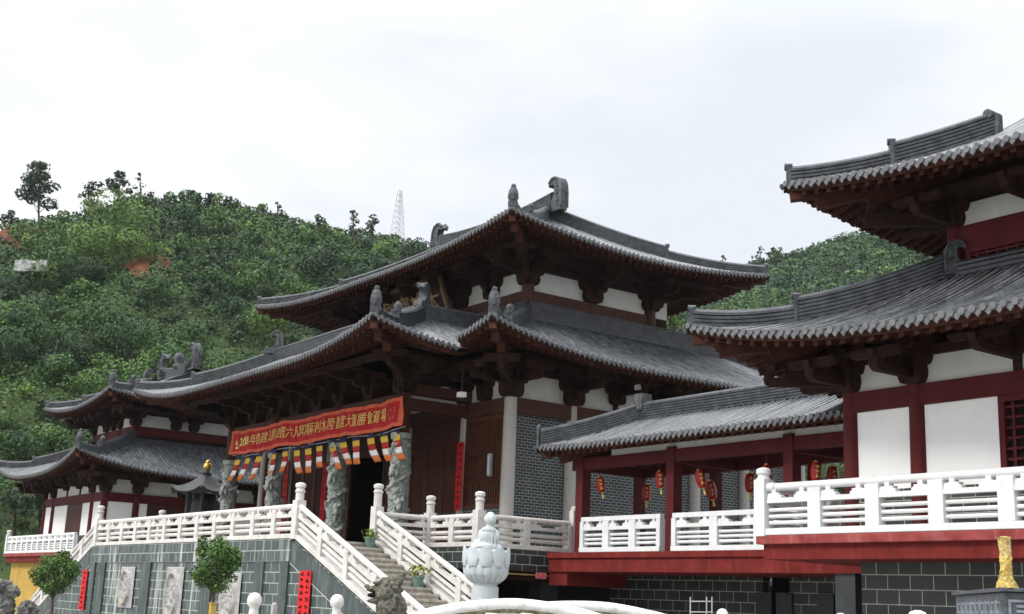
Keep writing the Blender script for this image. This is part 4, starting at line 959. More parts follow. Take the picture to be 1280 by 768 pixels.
# porch: four dragon columns, timber stubs, beams, brackets
DXc = 22.62; dy = [38.25, 42.8, 48.25, mir(38.25)]
def dragon(x, y, z0, z1, r, seed, label):
    rng = random.Random(seed); nz, na = 230, 84; P = []; H = z1-z0-.55
    for i in range(nz+1):
        z = i/nz*H; P.append([])
        for j in range(na+1):
            th = 2*pi*(j % na)/na; q = Vector((cos(th)*1.6, sin(th)*1.6, z*1.9+seed*9))
            h = .03*noise.noise(q*1.9)+.09*(abs(noise.noise(q*3.9))-.22)+.07*(abs(noise.noise(q*8.2+Vector((3, 1, 2))))-.2)
            for turns, ph, wd, am in ((2.6, seed, .42, .10), (-1.9, seed+2, .26, .07)):       # coiled bodies
                dth = (th-(z/H*turns*2*pi+ph)+pi) % (2*pi)-pi
                bb = max(0, 1-(dth/wd)**2); h += am*bb**.6*(1+.3*sin(z*34+dth*6))
            if i < 3 or i > nz-3: h *= .2
            rr = r+h; P[-1].append((x+rr*cos(th), y+rr*sin(th), z0+.22+z))
    o = MB().grid(P).build('dragon_column', M['dragon_stone'], hall, smooth=True); o['label'] = label
    mb = MB(); mb.lathe([(r*1.5, 0), (r*1.55, .08), (r*1.3, .16), (r*1.05, .24)], (x, y, z0), 20)
    sharp(mb.build('column_base', M['dragon_stone'], o, smooth=True), 40); mb = MB()
    t = z1-z0; mb.lathe([(r*.95, t-.36), (r*1.0, t-.3), (r*.95, t-.25), (r*1.25, t-.2), (r*1.28, t-.04), (r*1.2, t)], (x, y, z0), 20)
    sharp(mb.build('capital', M['dragon_stone'], o, smooth=True), 40)
    for zz, th0 in ((H*.78, 3.6), (H*.45, 4.3), (H*.2, 3.3)):
        mb = MB(); c = Vector((x+(r+.10)*cos(th0), y+(r+.10)*sin(th0), z0+zz)); d = Vector((cos(th0), sin(th0), 0)); t_ = Vector((-d.y, d.x, 0))
        mb.sphere(c, (.15, .15, .19), 8, 6); mb.sphere(c+d*.10-Vector((0, 0, .16)), (.1, .1, .13), 8, 6); mb.sphere(c+d*.12+t_*.12+Vector((0, 0, .1)), .08, 6, 5); mb.sphere(c+t_*.16-Vector((0, 0, .05)), (.07, .07, .2), 6, 5)
        for e in (-1, 1): mb.tube([c+t_*.08*e+Vector((0, 0, .12)), c+t_*.16*e+Vector((0, 0, .3))-d*.05], [.035, .012], 5)
        mb.build('dragon_head', M['dragon_stone'], o, smooth=True)
for i, y in enumerate(dy):
    dragon(DXc, y, F0, 5.69, .30, i*1.7+.4, 'carved dragon column, '+['nearest to the podium corner', 'right of the open door', 'left of the open door', 'furthest left under the banner end'][i])
    MB().lathe([(.27, 0), (.27, 1.5)], (DXc, y, 5.69), 16).build('porch_post', M['wood'], hall, smooth=True)
    BR((DXc, y), (-1, 0), 7.1, 1.2, 2.4, 'p', w0=.5, w1=1.7, corner=False)
    for z in (6.55,): MB().box(DXc+.2, y-.12, z, CX-.2, y+.12, z+.42).build('tie_beam', M['wood'], hall)
BR((DXc, dy[0]), (-1, -1), 7.1, 1.2, 2.0, 'p', corner=True, w0=.5, w1=1.7); BR((DXc, dy[3]), (-1, 1), 7.1, 1.2, 2.0, 'p', corner=True, w0=.5, w1=1.7)
for y in (40.5, 44.6, 46.45, 50.5): BR((DXc, y), (-1, 0), 7.1, 1.2, 2.2, 'p', w0=.45, w1=1.5)
MB().box(DXc-.14, dy[0]-.3, 6.62, DXc+.14, dy[3]+.3, 7.1).build('beam', M['wood'], hall)
for y in (dy[0], dy[3]): MB().box(DXc+.1, y-.14, 7.12, CX, y+.14, 7.5).build('beam', M['wood'], hall)
for o_, z in ((0, 8.02), (-.9, 8.12), (-1.7, 7.98)): MB().box(DXc+o_-.11, dy[0]+o_, z, DXc+o_+.11, dy[3]-o_, z+.22).build('purlin', M['wood_dark'], hall)
for y in (dy[0]-.9, dy[0]): MB().box(DXc-.9, y-.11, 8.08, CX, y+.11, 8.3).build('purlin', M['wood_dark'], hall)
MB().box(DXc-.4, dy[0]-.5, 8.45, CX, dy[3]+.5, 8.6).build('porch_ceiling', M['wood_dark'], hall)
# gold framed plaque under the upper eave
mb = MB(); pc = Vector((27.15, 45.0, 11.45)); ey = Vector((0, -1, 0)); up = Vector((-.42, 0, 1)).normalized(); pw, ph = 4.9, 1.55; nx = ey.cross(up)
plq = MB().prism([(-pw/2, 0), (pw/2, 0), (pw/2, ph), (-pw/2, ph)], pc, ey, up, nx*.08).build('plaque', M['wood_dark'], hall)
f = .16
for a0, b0, a1, b1 in ((-pw/2-f, -f, pw/2+f, 0), (-pw/2-f, ph, pw/2+f, ph+f), (-pw/2-f, 0, -pw/2, ph), (pw/2, 0, pw/2+f, ph)): mb.prism([(a0, b0), (a1, b0), (a1, b1), (a0, b1)], pc, ey, up, nx*.16)
mb.build('frame', mat('dull_gilt_frame', (.20, .105, .035), .5, .5, .3, 6), plq)
text_mesh('殿寶雄大', 1.12, mat('dull_gold_characters', (.30, .17, .05), .45, .5, .3, 6), pc+nx*.10-ey*(pw/2-.16)+up*.34, ey, up, .02, 'lettering', plq)

# ------------------------------------------------------------------ towers
def tower(name, label, X0, Y0, Y1, FL, near, eL, tipL, eU, tipU, upw, zs, sizeX=10.5, nb=1.72, ua=.34, front=None, side=None):
    """two storey pavilion; front wall X0 facing -X from Y0 to Y1. zs: beam0 beam1 plaster_top roofbase upbeam0 upbeam1 upplaster"""
    X1 = X0+sizeX; cx, cy = (X0+X1)/2, (Y0+Y1)/2
    t = thing(name, label, 'pavilion', (cx, cy, FL)); b0, b1, pt, rb, ub0, ub1, upt = zs
    corners = [(X0, Y0), (X0, Y1), (X1, Y0), (X1, Y1)]
    posts = set(corners)
    for y in (Y0+nb, Y1-nb): posts |= {(X0, y), (X1, y)}
    for x in (X0+nb, X1-nb): posts |= {(x, Y0), (x, Y1)}
    for x, y in sorted(posts): column(t, x, y, FL, b1, .20, M['red'], .95, 'post', n=14)
    MB().box(X0+.3, Y0+.3, FL, X1-.3, Y1-.3, b0).build('core_wall', M['dark'], t)
    # walls on the four sides: brick sill, white panels, beams, plaster strip
    def wallx(X, s, layout):
        for ya, yb, kd in layout:
            if kd == 'w':
                MB().box(X-.06*s*0-.05, ya, FL+1.0, X+.05, yb, b0).build('white_panel', M['white_wall'], t); MB().box(X-.07, ya, FL, X+.06, yb, FL+.995).build('sill_wall', M['shaded_brick'], t)
            elif kd == 'd': MB().box(X-.03, ya, FL, X+.04, yb, b0).build('door', M['door_wood'], t)
            elif kd == 'n': lattice(t, X, ya, yb, FL+1.0, b0, M['red'], 9, across=7); MB().box(X-.07, ya, FL, X+.06, yb, FL+.995).build('sill_wall', M['shaded_brick'], t)
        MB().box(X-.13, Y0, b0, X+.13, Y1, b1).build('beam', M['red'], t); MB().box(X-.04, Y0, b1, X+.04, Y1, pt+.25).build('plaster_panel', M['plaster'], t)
        MB().box(X-.16, Y0-.1, pt+.05, X+.16, Y1+.1, pt+.25).build('purlin', M['wood_dark'], t)
    def wally(Y, layout):
        for xa, xb, kd in layout:
            if kd == 'w':
                MB().box(xa, Y-.05, FL+1.0, xb, Y+.05, b0).build('white_panel', M['white_wall'], t); MB().box(xa, Y-.07, FL, xb, Y+.06, FL+.995).build('sill_wall', M['shaded_brick'], t)
            else: MB().box(xa, Y-.03, FL, xb, Y+.04, b0).build('door', M['door_wood'], t)
        MB().box(X0, Y-.13, b0+.004, X1, Y+.13, b1-.004).build('beam', M['red'], t); MB().box(X0, Y-.04, b1, X1, Y+.04, pt+.25).build('plaster_panel', M['plaster'], t)
        MB().box(X0-.1, Y-.16, pt+.054, X1+.1, Y+.16, pt+.246).build('purlin', M['wood_dark'], t)
    wallx(X0, -1, front); wallx(X1, 1, [(Y0, Y1, 'w')]); wally(Y0, side); wally(Y1, side)
    # lower roof
    oh = X0-eL[0]; Lx = sizeX+2*oh; Ly = Y1-Y0+2*oh; D = oh+upw+.1; kw = dict(a=.36, b=.03, Wd=8, p=2.7, Dl=4.4)
    ex0, ex1, ey0, ey1 = X0-oh, X1+oh, Y0-oh, Y1+oh
    def four(z0, lift, D, ex0, ex1, ey0, ey1, **kw):
        return [Slope((ex0, ey0), (0, 1), (1, 0), ey1-ey0, D, z0, lift0=lift, lift1=lift, **kw), Slope((ex0, ey0), (1, 0), (0, 1), ex1-ex0, kw.pop('Ds', D) if 'Ds' in kw else D, z0, lift0=lift, lift1=lift, **kw),
                Slope((ex1, ey1), (0, -1), (-1, 0), ey1-ey0, D, z0, lift0=lift, lift1=lift, **kw), Slope((ex1, ey1), (-1, 0), (0, -1), ex1-ex0, D, z0, lift0=lift, lift1=lift, **kw)]
    low = four(eL[1], tipL, D, ex0, ex1, ey0, ey1, **kw); lr_ = roof_set(t, 'lower_roof', low, 3.2)
    hips(lr_, [(low[0], 0, near == 0, None), (low[0], 1, False, None), (low[2], 0, False, None), (low[2], 1, False, None)], D-.1, 1.75)
    ux0, uy0, ux1, uy1 = X0+upw, Y0+upw, X1-upw, Y1-upw
    for x, y, d in ((ux0, uy0, (-.7, -.7)), (ux0, uy1, (-.7, .7))):
        mb = MB(); owl(mb, (x-.15, y+.15*(1 if d[1] < 0 else -1), rb-.1), (-d[0], -d[1]), .76, .24); sharp(mb.build('ridge_ornament', M['ornament'], lr_, smooth=True), 45)
    mb = MB(); band(mb, [Vector((ux0-.1, uy0-.1, rb-.34)), Vector((ux0-.1, uy1+.1, rb-.34))], .36, .42, 4); band(mb, [Vector((ux0-.1, uy0-.1, rb-.34)), Vector((ux1+.1, uy0-.1, rb-.34))], .36, .42, 4)
    band(mb, [Vector((ux0-.1, uy1+.1, rb-.34)), Vector((ux1+.1, uy1+.1, rb-.34))], .36, .42, 4); mb.build('wall_ridge', M['ridge'], lr_)
    for s_, e in ((low[0], 0), (low[0], 1)): nose(t, s_, e)
    # upper storey
    MB().box(ux0+.06, uy0+.06, pt, ux1-.06, uy1-.06, upt+1.0).build('upper_core', M['wood_dark'], t)
    for x in (ux0, ux1):
        for y in (uy0, uy1, uy0+2.2, uy1-2.2): column(t, x, y, rb-.6, ub1, .19, M['red'], .95, 'upper_post', n=12)
    e_ = .05
    MB().box(ux0-.1, uy0, ub0, ux0+.1, uy1, ub1).build('beam', M['red'], t); MB().box(ux0, uy0-.1, ub0+.003, ux1, uy0+.1, ub1-.003).build('beam', M['red'], t); MB().box(ux0, uy1-.1, ub0+.003, ux1, uy1+.1, ub1-.003).build('beam', M['red'], t)
    MB().box(ux0-.04, uy0, ub1, ux0+.05, uy1, upt).build('plaster_panel', M['plaster'], t); MB().box(ux0, uy0-.04, ub1, ux1, uy0+.05, upt).build('plaster_panel', M['plaster'], t); MB().box(ux0, uy1-.05, ub1, ux1, uy1+.04, upt).build('plaster_panel', M['plaster'], t)
    lattice(t, ux0, uy0+.3, uy1-.3, rb+.05, ub0, M['red'], 26, name='upper_window', across=2)
    ohU = ux0-eU[0]; vx0, vx1, vy0, vy1 = ux0-ohU, ux1+ohU, uy0-ohU, uy1+ohU; DU = (vx1-vx0)/2; G = 3.3
    kw = dict(a=ua, b=.02, Wd=8, p=2.6, Dl=4.4)
    up = [Slope((vx0, vy0), (0, 1), (1, 0), vy1-vy0, DU, eU[1], lift0=tipU, lift1=tipU, gable=G, **kw), Slope((vx0, vy0), (1, 0), (0, 1), vx1-vx0, G, eU[1], lift0=tipU, lift1=tipU, **kw),
          Slope((vx1, vy1), (0, -1), (-1, 0), vy1-vy0, DU, eU[1], lift0=tipU, lift1=tipU, gable=G, **kw), Slope((vx1, vy1), (-1, 0), (0, -1), vx1-vx0, G, eU[1], lift0=tipU, lift1=tipU, **kw)]
    ur_ = roof_set(t, 'upper_roof', up, 3.0)
    hips(ur_, [(up[0], 0, near == 0, None), (up[0], 1, False, None), (up[2], 0, False, None), (up[2], 1, False, None)], G, 1.75)
    for s_, e in ((up[0], 0), (up[0], 1)): nose(t, s_, e)
    zr = up[0].z(5, DU); mb = MB(); band(mb, [Vector((cx, vy0+G+(vy1-vy0-2*G)*k/14, zr-.05+.3*abs(k/7-1)**2.2)) for k in range(15)], .34, .5, 5); mb.build('main_ridge', M['ridge'], ur_)
    for y, d in ((vy0+G, 1), (vy1-G, -1)):
        mb = MB(); owl(mb, (cx, y+.25*d, zr+.1), (0, d), 1.55, .34); sharp(mb.build('ridge_ornament', M['ornament'], ur_, smooth=True), 45)
        # gable wall and its descending ridges
        pts = [up[0].P(6, G+(DU-G)*k/6) for k in range(7)]; poly = [(p.x-cx, p.z-.05) for p in pts]+[(-(p.x-cx), p.z-.05) for p in reversed(pts[:-1])]
        MB().prism(poly, (cx, y+.25*d, 0), (1, 0, 0), (0, 0, 1), (0, .08*d, 0)).build('gable', M['ridge'], ur_)
        mb = MB()
        for sx in (-1, 1):
            band(mb, [Vector((cx+(p.x-cx)*-sx*1.0*(-1), y+.12*d, p.z-.02)) if sx < 0 else Vector((cx-(p.x-cx), y+.12*d, p.z-.02)) for p in pts], .3, .34 if near == 0 else .62, 3)
        mb.build('gable_ridge', M['ridge'], ur_)
        for sx in (-1, 1):
            mb = MB(); p = pts[0]; q = Vector((cx+(p.x-cx)*(1 if sx < 0 else -1), y, p.z))
            if near == 0: owl(mb, (q.x, q.y, q.z+.15), (-sx*(-1)*-1, 0), .9, .28)
            else:
                mb.box(q.x-.09, q.y-.2, q.z-.1, q.x+.09, q.y+.2, q.z+.5); mb.tube([q+Vector((-.2, 0, .52)), q+Vector((.2, 0, .52))], .12, 10)
            sharp(mb.build('ridge_ornament', M['ornament'], ur_, smooth=True), 45)
    mb = MB(); mb.lathe([(.3, 0), (.3, .25), (.18, .32), (.3, .5), (.33, .75), (.2, .95), (.05, 1.0)], (cx, cy, zr+.45), 12); mb.build('ridge_ornament', M['ornament'], ur_, smooth=True)
    # brackets
    H = eL[1]+.36*oh-.30-b1+.25; pjL = oh*.55; capL = lambda l: eL[1]+.36*(oh-l)+.03*max(0, oh-l)**2-.5; capU = lambda l: eU[1]+.34*(ohU-l)+.02*max(0, ohU-l)**2-.5
    def B(c, n, z, H, pj, corner=False, w0=.42, w1=1.25): bracket('bracket', t, c, n, z, H, pj, w0, w1, corner, cap=capL if z < rb else capU)
    B((X0, Y0), (-1, -1), b1, H, pjL, True, .45, 1.15); B((X0, Y1), (-1, 1), b1, H, pjL, True, .45, 1.15)
    for y in (Y0+nb, Y1-nb): B((X0-.05, y), (-1, 0), b1, H, pjL)
    my = [Y0+nb+(Y1-Y0-2*nb)*k/3 for k in (1, 2)]
    for y in my: B((X0-.05, y), (-1, 0), b1+.33, H-.33, pjL); MB().box(X0-.09, y-.09, b1, X0+.05, y+.09, b1+.36).build('strut', M['wood_dark'], t)
    for x in (X0+nb, X1-nb, (X0+X1)/2-1.0): B((x, Y0-.05), (0, -1), b1, H, pjL)
    HU = eU[1]+.34*ohU-.25-ub1+.1; pU = ohU*.55
    B((ux0, uy0), (-1, -1), ub1, HU, pU, True, .45, 1.2); B((ux0, uy1), (-1, 1), ub1, HU, pU, True, .45, 1.2)
    for y in (uy0+2.2, uy1-2.2, (uy0+uy1)/2): B((ux0-.05, y), (-1, 0), ub1, HU, pU)
    for x in (ux0+2.3, (ux0+ux1)/2): B((x, uy0-.05), (0, -1), ub1, HU, pU)
    MB().box(ux0-.9, uy0-.9, upt+.1, ux1+.9, uy1+.9, upt+.2).build('eave_ceiling', M['wood_dark'], t)
    MB().box(X0-.7, Y0-.7, pt+.5, X1+.7, Y1+.7, pt+.6).build('eave_ceiling', M['wood_dark'], t)
    return t
RY1 = 17.86; RY0 = RY1-10.5
tower('right_tower'.replace('right_', 'pavilion_'), 'near two storey red and white pavilion tower at the right edge with grey tiled roofs', 21.9, RY0, RY1, F0, 1,
      (19.34, 5.42), .86, (20.88, 9.06), .55, 1.64, (4.33, 4.77, 5.30, 7.5, 8.0, 8.52, 9.03), ua=.42,
      front=[(RY1-1.55, RY1-.17, 'w'), (RY1-3.62, RY1-1.84, 'w'), (RY0+3.6, RY1-3.62, 'n'), (RY0+1.84, RY0+3.6, 'w'), (RY0+.17, RY0+1.55, 'w')], side=[(22.1, 32.2, 'w')])
LY0 = 67.5; LY1 = 78.0; LF = 1.72
tower('pavilion_tower', 'far two storey red and white pavilion tower at the left edge below the wooded hill', 21.9, LY0, LY1, LF, 0,
      (19.34, 5.88), .98, (21.28, 9.85), .58, 1.88, (4.46, 4.94, 5.6, 7.95, 8.35, 8.85, 9.5),
      front=[(LY0+.17, LY0+1.55, 'w'), (LY0+1.84, LY0+3.4, 'w'), (LY0+3.4, LY0+6.2, 'd'), (LY0+6.2, LY1-1.84, 'w'), (LY1-1.55, LY1-.17, 'w')],
      side=[(22.1, 23.5, 'w'), (23.75, 24.25, 'w'), (24.25, 27.5, 'd'), (27.5, 30.6, 'w'), (30.8, 32.2, 'w')])
# tower platforms
def platform(name, label, X0, X1, Y0, Y1, F, wall, slab_t=.19, beam_t=.31, inset=.12, base=None):
    t = thing(name, label, 'platform', ((X0+X1)/2, (Y0+Y1)/2, GZ))
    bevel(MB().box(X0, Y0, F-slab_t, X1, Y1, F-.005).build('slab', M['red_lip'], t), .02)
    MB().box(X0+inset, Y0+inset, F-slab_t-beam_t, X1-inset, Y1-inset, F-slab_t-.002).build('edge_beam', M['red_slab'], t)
    b = base or (X0+1.45, Y0+1.4, X1-1.45, Y1-1.4)
    MB().box(b[0], b[1], GZ, b[2], b[3], F-slab_t-beam_t-.002).build('base_wall', wall, t)
    return t
platform('tower_platform', 'red edged concrete platform on a dark block base carrying the near right tower', 20.42, 34, RY0-1.4, 19.32, F0, M['shaded_brick'], base=(21.95, RY0, 33, 17.75))
platform('tower_platform', 'red edged platform over a yellow wall carrying the far left tower', 20.42, 34, LY0-.4, 80.4, LF, M['yellow'], base=(20.9, LY0, 33, 80.2))
balustrade('balustrade', 'white painted balustrade with three bars along the near right tower platform', (20.55, 19.2, F0), (20.55, 5.9, F0), 9, h=1.1, bars=3, mat_='conc_white', tall=(True, False), tall_h=1.42, w0=.34)
balustrade('balustrade', 'white painted balustrade on the walkway side of the near right tower platform', (20.55, 19.2, F0), (24.4, 19.2, F0), 3, h=1.1, bars=3, mat_='conc_white', skip_end=(True, False), w0=.34)
balustrade('balustrade', 'small white balustrade in front of the far left tower over the yellow wall', (20.55, 80.2, LF), (20.55, 67.2, LF), 12, h=1.0, bars=3, mat_='conc_white', tall=(True, False), tall_h=1.35, w0=.3)

# ------------------------------------------------------------------ covered walkway
wk = thing('covered_walkway', 'red timber covered walkway with grey tiled roof and hanging lanterns joining hall and near tower', 'walkway', (26, 25.5, F0))
KX, KR = 24.7, 27.3; KY = [30.58, 26.5, 22.1]; krY = [30.9, 27.45, 23.6]
for y in KY: MB().box(KX-.16, y-.16, 1.05, KX+.16, y+.16, 4.55).build('post', M['red'], wk)
for y in krY: MB().box(KR-.14, y-.14, F0, KR+.14, y+.14, 4.55).build('post', M['red'], wk)
for X in (KX, KR): MB().box(X-.12, 19.2, 4.12, X+.12, 31.0, 4.47).build('beam', M['red'], wk)
for ya, yb in zip(KY, KR*np.ones(3)): MB().box(KX+.12, ya-.1, 4.1, KR-.12, ya+.1, 4.4).build('tie_beam', M['red'], wk)
MB().box(KX-.05, 19.3, 4.475, KX+.05, 29.2, 4.66).build('plaster_panel', M['plaster'], wk)
MB().box(KX-.14, 19.2, 4.66, KX+.14, 31.0, 4.82).build('purlin', M['wood_dark'], wk)
MB().box(KX+.15, 19.3, 4.75, KR+.2, 30.8, 4.85).build('ceiling', M['wood_dark'], wk)
kx0, kx1, ky0, ky1 = 23.55, 28.15, 18.6, 31.55; kw = dict(a=.37, b=.03, Wd=3.2, p=2.2, Dl=2.4); KD = (kx1-kx0)/2
ks = [Slope((kx0, ky0), (0, 1), (1, 0), ky1-ky0, KD, 4.70, lift0=0, lift1=.10, hip0=False, **kw), Slope((kx1, ky1), (0, -1), (-1, 0), ky1-ky0, KD, 4.70, lift0=.1, lift1=0, hip1=False, **kw),
      Slope((kx1, ky1), (-1, 0), (0, -1), kx1-kx0, KD, 4.70, lift0=.1, lift1=.1, **kw)]
kr = roof_set(wk, 'roof', ks, 1.2)
mb = MB(); zk = ks[0].z(5, KD)
hp = hip_path(ks[0], 1, .1, KD); band(mb, hp+[Vector((kx0+KD, ky1-KD-.3, zk)), Vector((kx0+KD, ky0, zk))], .3, .40, 5); band(mb, hip_path(ks[1], 0, .1, KD), .3, .38, 5)
mb.build('ridge', M['ridge'], kr); mb = MB()
mb.prism([(-.2, -.1), (.2, -.1), (.22, .55), (0, .68), (-.22, .55)], hp[0]+Vector((0, .05, 0)), (.7, .7, 0), (0, 0, 1), (-.06, .06, 0)); mb.box(kx0+KD-.2, ky1-KD-.25, zk+.3, kx0+KD+.2, ky1-KD+.1, zk+.8); mb.build('ridge_ornament', M['ornament'], kr)
nose(wk, ks[0], 1)
wp = thing('walkway_base', 'red concrete walkway deck on dark block walls below the covered walkway', 'platform', (26, 25.5, GZ))
bevel(MB().box(24.35, 19.3, F0-.22, 28, 31.9, F0-.05).build('slab', M['red_slab'], wp), .015)
MB().box(24.42, 19.3, 1.03, 27.9, 31.85, F0-.225).build('edge_beam', M['red_slab'], wp)
MB().box(24.5, 31.0, .62, 26.9, 31.9, 1.028).build('cross_beam', M['red_slab'], wp)
MB().box(26.9, 25.2, GZ, 27.2, 31.8, 1.02).build('base_wall', M['shaded_brick'], wp); MB().box(26.9, 21.2, GZ, 27.2, 24.2, 1.02).build('base_wall', M['shaded_brick'], wp)
MB().box(27.4, 24.1, GZ, 27.5, 25.3, 1.02).build('doorway', M['dark'], wp)  # near-black sheet closing the gap, shade given as colour
for y in (24.35, 22.9, 25.1): MB().box(26.82, y-.28, GZ, 26.897, y+.28, .6).build('pilaster', M['slot'], wp)
MB().box(24.5, 20.0, GZ, 24.95, 20.6, 1.03).build('pillar', M['slot'], wp)
balustrade('balustrade', 'white balustrade of the walkway bay next to the hall', (24.5, 30.3, F0-.05), (24.5, 26.75, F0-.05), 3, h=1.05, bars=3, mat_='conc_white', round_rail=False, w0=.28)
balustrade('balustrade', 'white balustrade of the middle walkway bay left of the near tower', (24.5, 26.25, F0-.05), (24.5, 21.4, F0-.05), 3, h=1.05, bars=3, mat_='conc_white', round_rail=False, w0=.3)
# lanterns
def lantern(label, pt, tilt, k=1.0):
    t = thing('red_lantern', label, 'lantern', pt, 'red lanterns under the covered walkway'); p = Vector(pt); ax = Vector((tilt*CR[0], tilt*CR[1], 1)).normalized()
    rot = Vector((0, 0, 1)).rotation_difference(ax).to_matrix(); mb = MB(); n = 16; prof = []
    for i in range(13): f = i/12; prof.append((.15*k*(.62+.38*sin(pi*f)**.6), (f-.5)*.52*k))
    vs = []
    for r, z in prof:
        for j in range(n):
            rr = r*(1+.05*(-1)**j); vs.append(p+rot@Vector((rr*cos(2*pi*j/n), rr*sin(2*pi*j/n), z)))
    fs = [(i*n+j, i*n+(j+1) % n, (i+1)*n+(j+1) % n, (i+1)*n+j) for i in range(12) for j in range(n)]
    mb.add(vs, fs); mb.build('body', M['lantern'], t, smooth=True); mb = MB()
    for z, s in ((.27, 1), (-.27, -1)): mb.tube([p+rot@Vector((0, 0, z*k)), p+rot@Vector((0, 0, (z+.03*s)*k))], .055*k, 12)
    mb.build('cap', M['gold'], t); mb = MB(); mb.tube([p+rot@Vector((0, 0, -.32*k)), p+rot@Vector((0, 0, -.47*k))], [.022*k, .04*k], 8); mb.build('tassel', M['gold_text'], t)
    MB().tube([p+rot@Vector((0, 0, .32*k)), Vector((p.x, p.y, 4.15))], .008, 4).build('cord', M['black_iron'], t)
    f = -(rot@Vector((CF[0], CF[1], 0)).normalized()); mb = MB(); rg = random.Random(int(p.x*100)); sdv = rot@Vector((CR[0], CR[1], 0)).normalized(); uz = rot@Vector((0, 0, 1))
    for c in range(3):
        for s_ in range(4):
            u, v = (rg.random()-.5)*.06, (.12-.12*c)+(rg.random()-.5)*.06; h_ = rg.random() < .5; a, b = (.035, .008) if h_ else (.008, .035)
            o = p+f*.154*k; mb.prism([(u-a, v-b), (u+a, v-b), (u+a, v+b), (u-a, v+b)], o, sdv, uz, f*.006)
    mb.build('lettering', M['gold_text'], t)
LN = [(751, 606, 24.9, -.22, 'red lantern hanging nearest the hall, in the first walkway bay', .95), (825, 600, 24.9, -.12, 'red lantern just left of the middle red post of the walkway', .95), (876, 599, 24.9, -.3, 'red lantern tilted by the wind right of the middle red post', 1.0),
      (959, 593, 24.9, -.1, 'red lantern above the corner post of the near tower balustrade', 1.0), (1020, 590, 24.9, 0, 'red lantern closest to the near tower corner post', 1.0),
      (808, 616, 26.8, 0, 'shaded red lantern in the rear row against the brick wall', 1.05), (889, 613, 26.8, -.2, 'shaded red lantern in the rear row partly behind the tilted one', 1.1), (938, 604, 26.8, 0, 'shaded red lantern in the rear row beside the pale hall column', 1.1), (1041, 596, 26.8, 0, 'rear red lantern beside the near tower post', 1.1)]
for x, y, X, tl, lb, k in LN: lantern(lb, AX(x, y, X), tl, k*.93)
# small building glimpsed beyond the walkway
c = AD(1030, 600, 58); sh = thing('shrine_house', 'small yellow house with an orange roof glimpsed beyond the walkway', 'house', (c.x, c.y, GZ))
e1 = Vector((CR[0], CR[1], 0)).normalized(); e2 = Vector((-e1.y, e1.x, 0))
MB().prism([(-3.5, GZ), (4, GZ), (4, 3.9), (-3.5, 3.9)], (c.x, c.y, 0), e1, (0, 0, 1), e2*5).build('wall', M['yellow'], sh)
mb = MB()
for k in range(13): x0 = -1.4+k*.3; mb.prism([(0, 0), (.22, 0), (.22, .07), (0, .07)], Vector((c.x, c.y, 3.95))-e2*1.2+e1*(x0), e1, (0, 0, 1), e2*2.6+Vector((0, 0, 1.4)))
mb.prism([(-2, 0), (2.6, 0), (2.6, .08), (-2, .08)], Vector((c.x, c.y, 3.9))-e2*1.2, e1, (0, 0, 1), e2*2.6+Vector((0, 0, 1.4))); mb.build('roof', mat('orange_glazed_tile', (.36, .07, .03), .35, .5, .2, 5), sh)
MB().prism([(-4.2, 3.9), (-1.6, 3.9), (-1.6, 4.6), (-4.0, 5.2)], Vector((c.x, c.y, 0))-e2*.5, e1, (0, 0, 1), e2*3).build('annex_roof', M['ridge'], sh)

# ------------------------------------------------------------------ banner and flags
BX, bz0, bz1, by0, by1 = 22.18, 5.86, 6.88, 37.45, 52.1
ban = thing('banner', 'long red cloth banner with gold characters and orange border hung across the dragon columns', 'banner', (BX, (by0+by1)/2, bz0))
def sag(u): return -.075*abs(sin(pi*u/4.88))+.012*sin(u*3.7)
def ban_pt(u, z): return Vector((BX+.05*sin(u*2.1)+.035*sin(u*5.3+z*3)+.016*sin(u*13+z*7), by1-u, z+sag(u)))
def strip(mb, u0, u1, z0, z1, off, n=60, m=3):
    mb.grid([[ban_pt(u0+(u1-u0)*i/n, z0+(z1-z0)*k/m)-Vector((off, 0, 0)) for k in range(m+1)] for i in range(n+1)], flip=True)
Lb = by1-by0; mb = MB(); strip(mb, 0, Lb, bz0, bz1, 0, 160, 8); o = mb.build('cloth', M['banner_red'], ban, smooth=True); o.modifiers.new('t', 'SOLIDIFY').thickness = .012
mb = MB(); w = .13
strip(mb, 0, Lb, bz1-w, bz1, .02, 160, m=1); strip(mb, 0, Lb, bz0, bz0+w, .02, 160, m=1); strip(mb, 0, .2, bz0+w, bz1-w, .02, 6, 6); strip(mb, Lb-.26, Lb, bz0+w, bz1-w, .02, 6, 6); mb.build('border', M['banner_edge'], ban, smooth=True)
for txt, u0, u1, of in (('2', 1.00, 1.24, .006), ('0', 1.30, 1.55, .006), ('1', 1.62, 1.80, .014), ('8', 1.88, 2.13, .006), ('年啓建法界四聖六凡冥陽兩利水陸普度大齋勝會道場', 2.25, Lb-1.15, -.003)):
    lt_ = text_mesh(txt, .50, M['gold_text'], (BX-.02, 0, bz0+.36), (0, -1, 0), (0, 0, 1), .004, 'lettering', ban, offset=of)
    ys = [v.co.y for v in lt_.data.vertices]; a_, b_ = max(ys), min(ys); t0, t1 = by1-u0-ban['_o'][1], by1-u1-ban['_o'][1]
    for v in lt_.data.vertices:
        v.co.y = t0+(t1-t0)*(v.co.y-a_)/(b_-a_); u = by1-(v.co.y+ban['_o'][1]); z = v.co.z+ban['_o'][2]; v.co.x += ban_pt(u, z).x-BX-.03; v.co.z += sag(u)
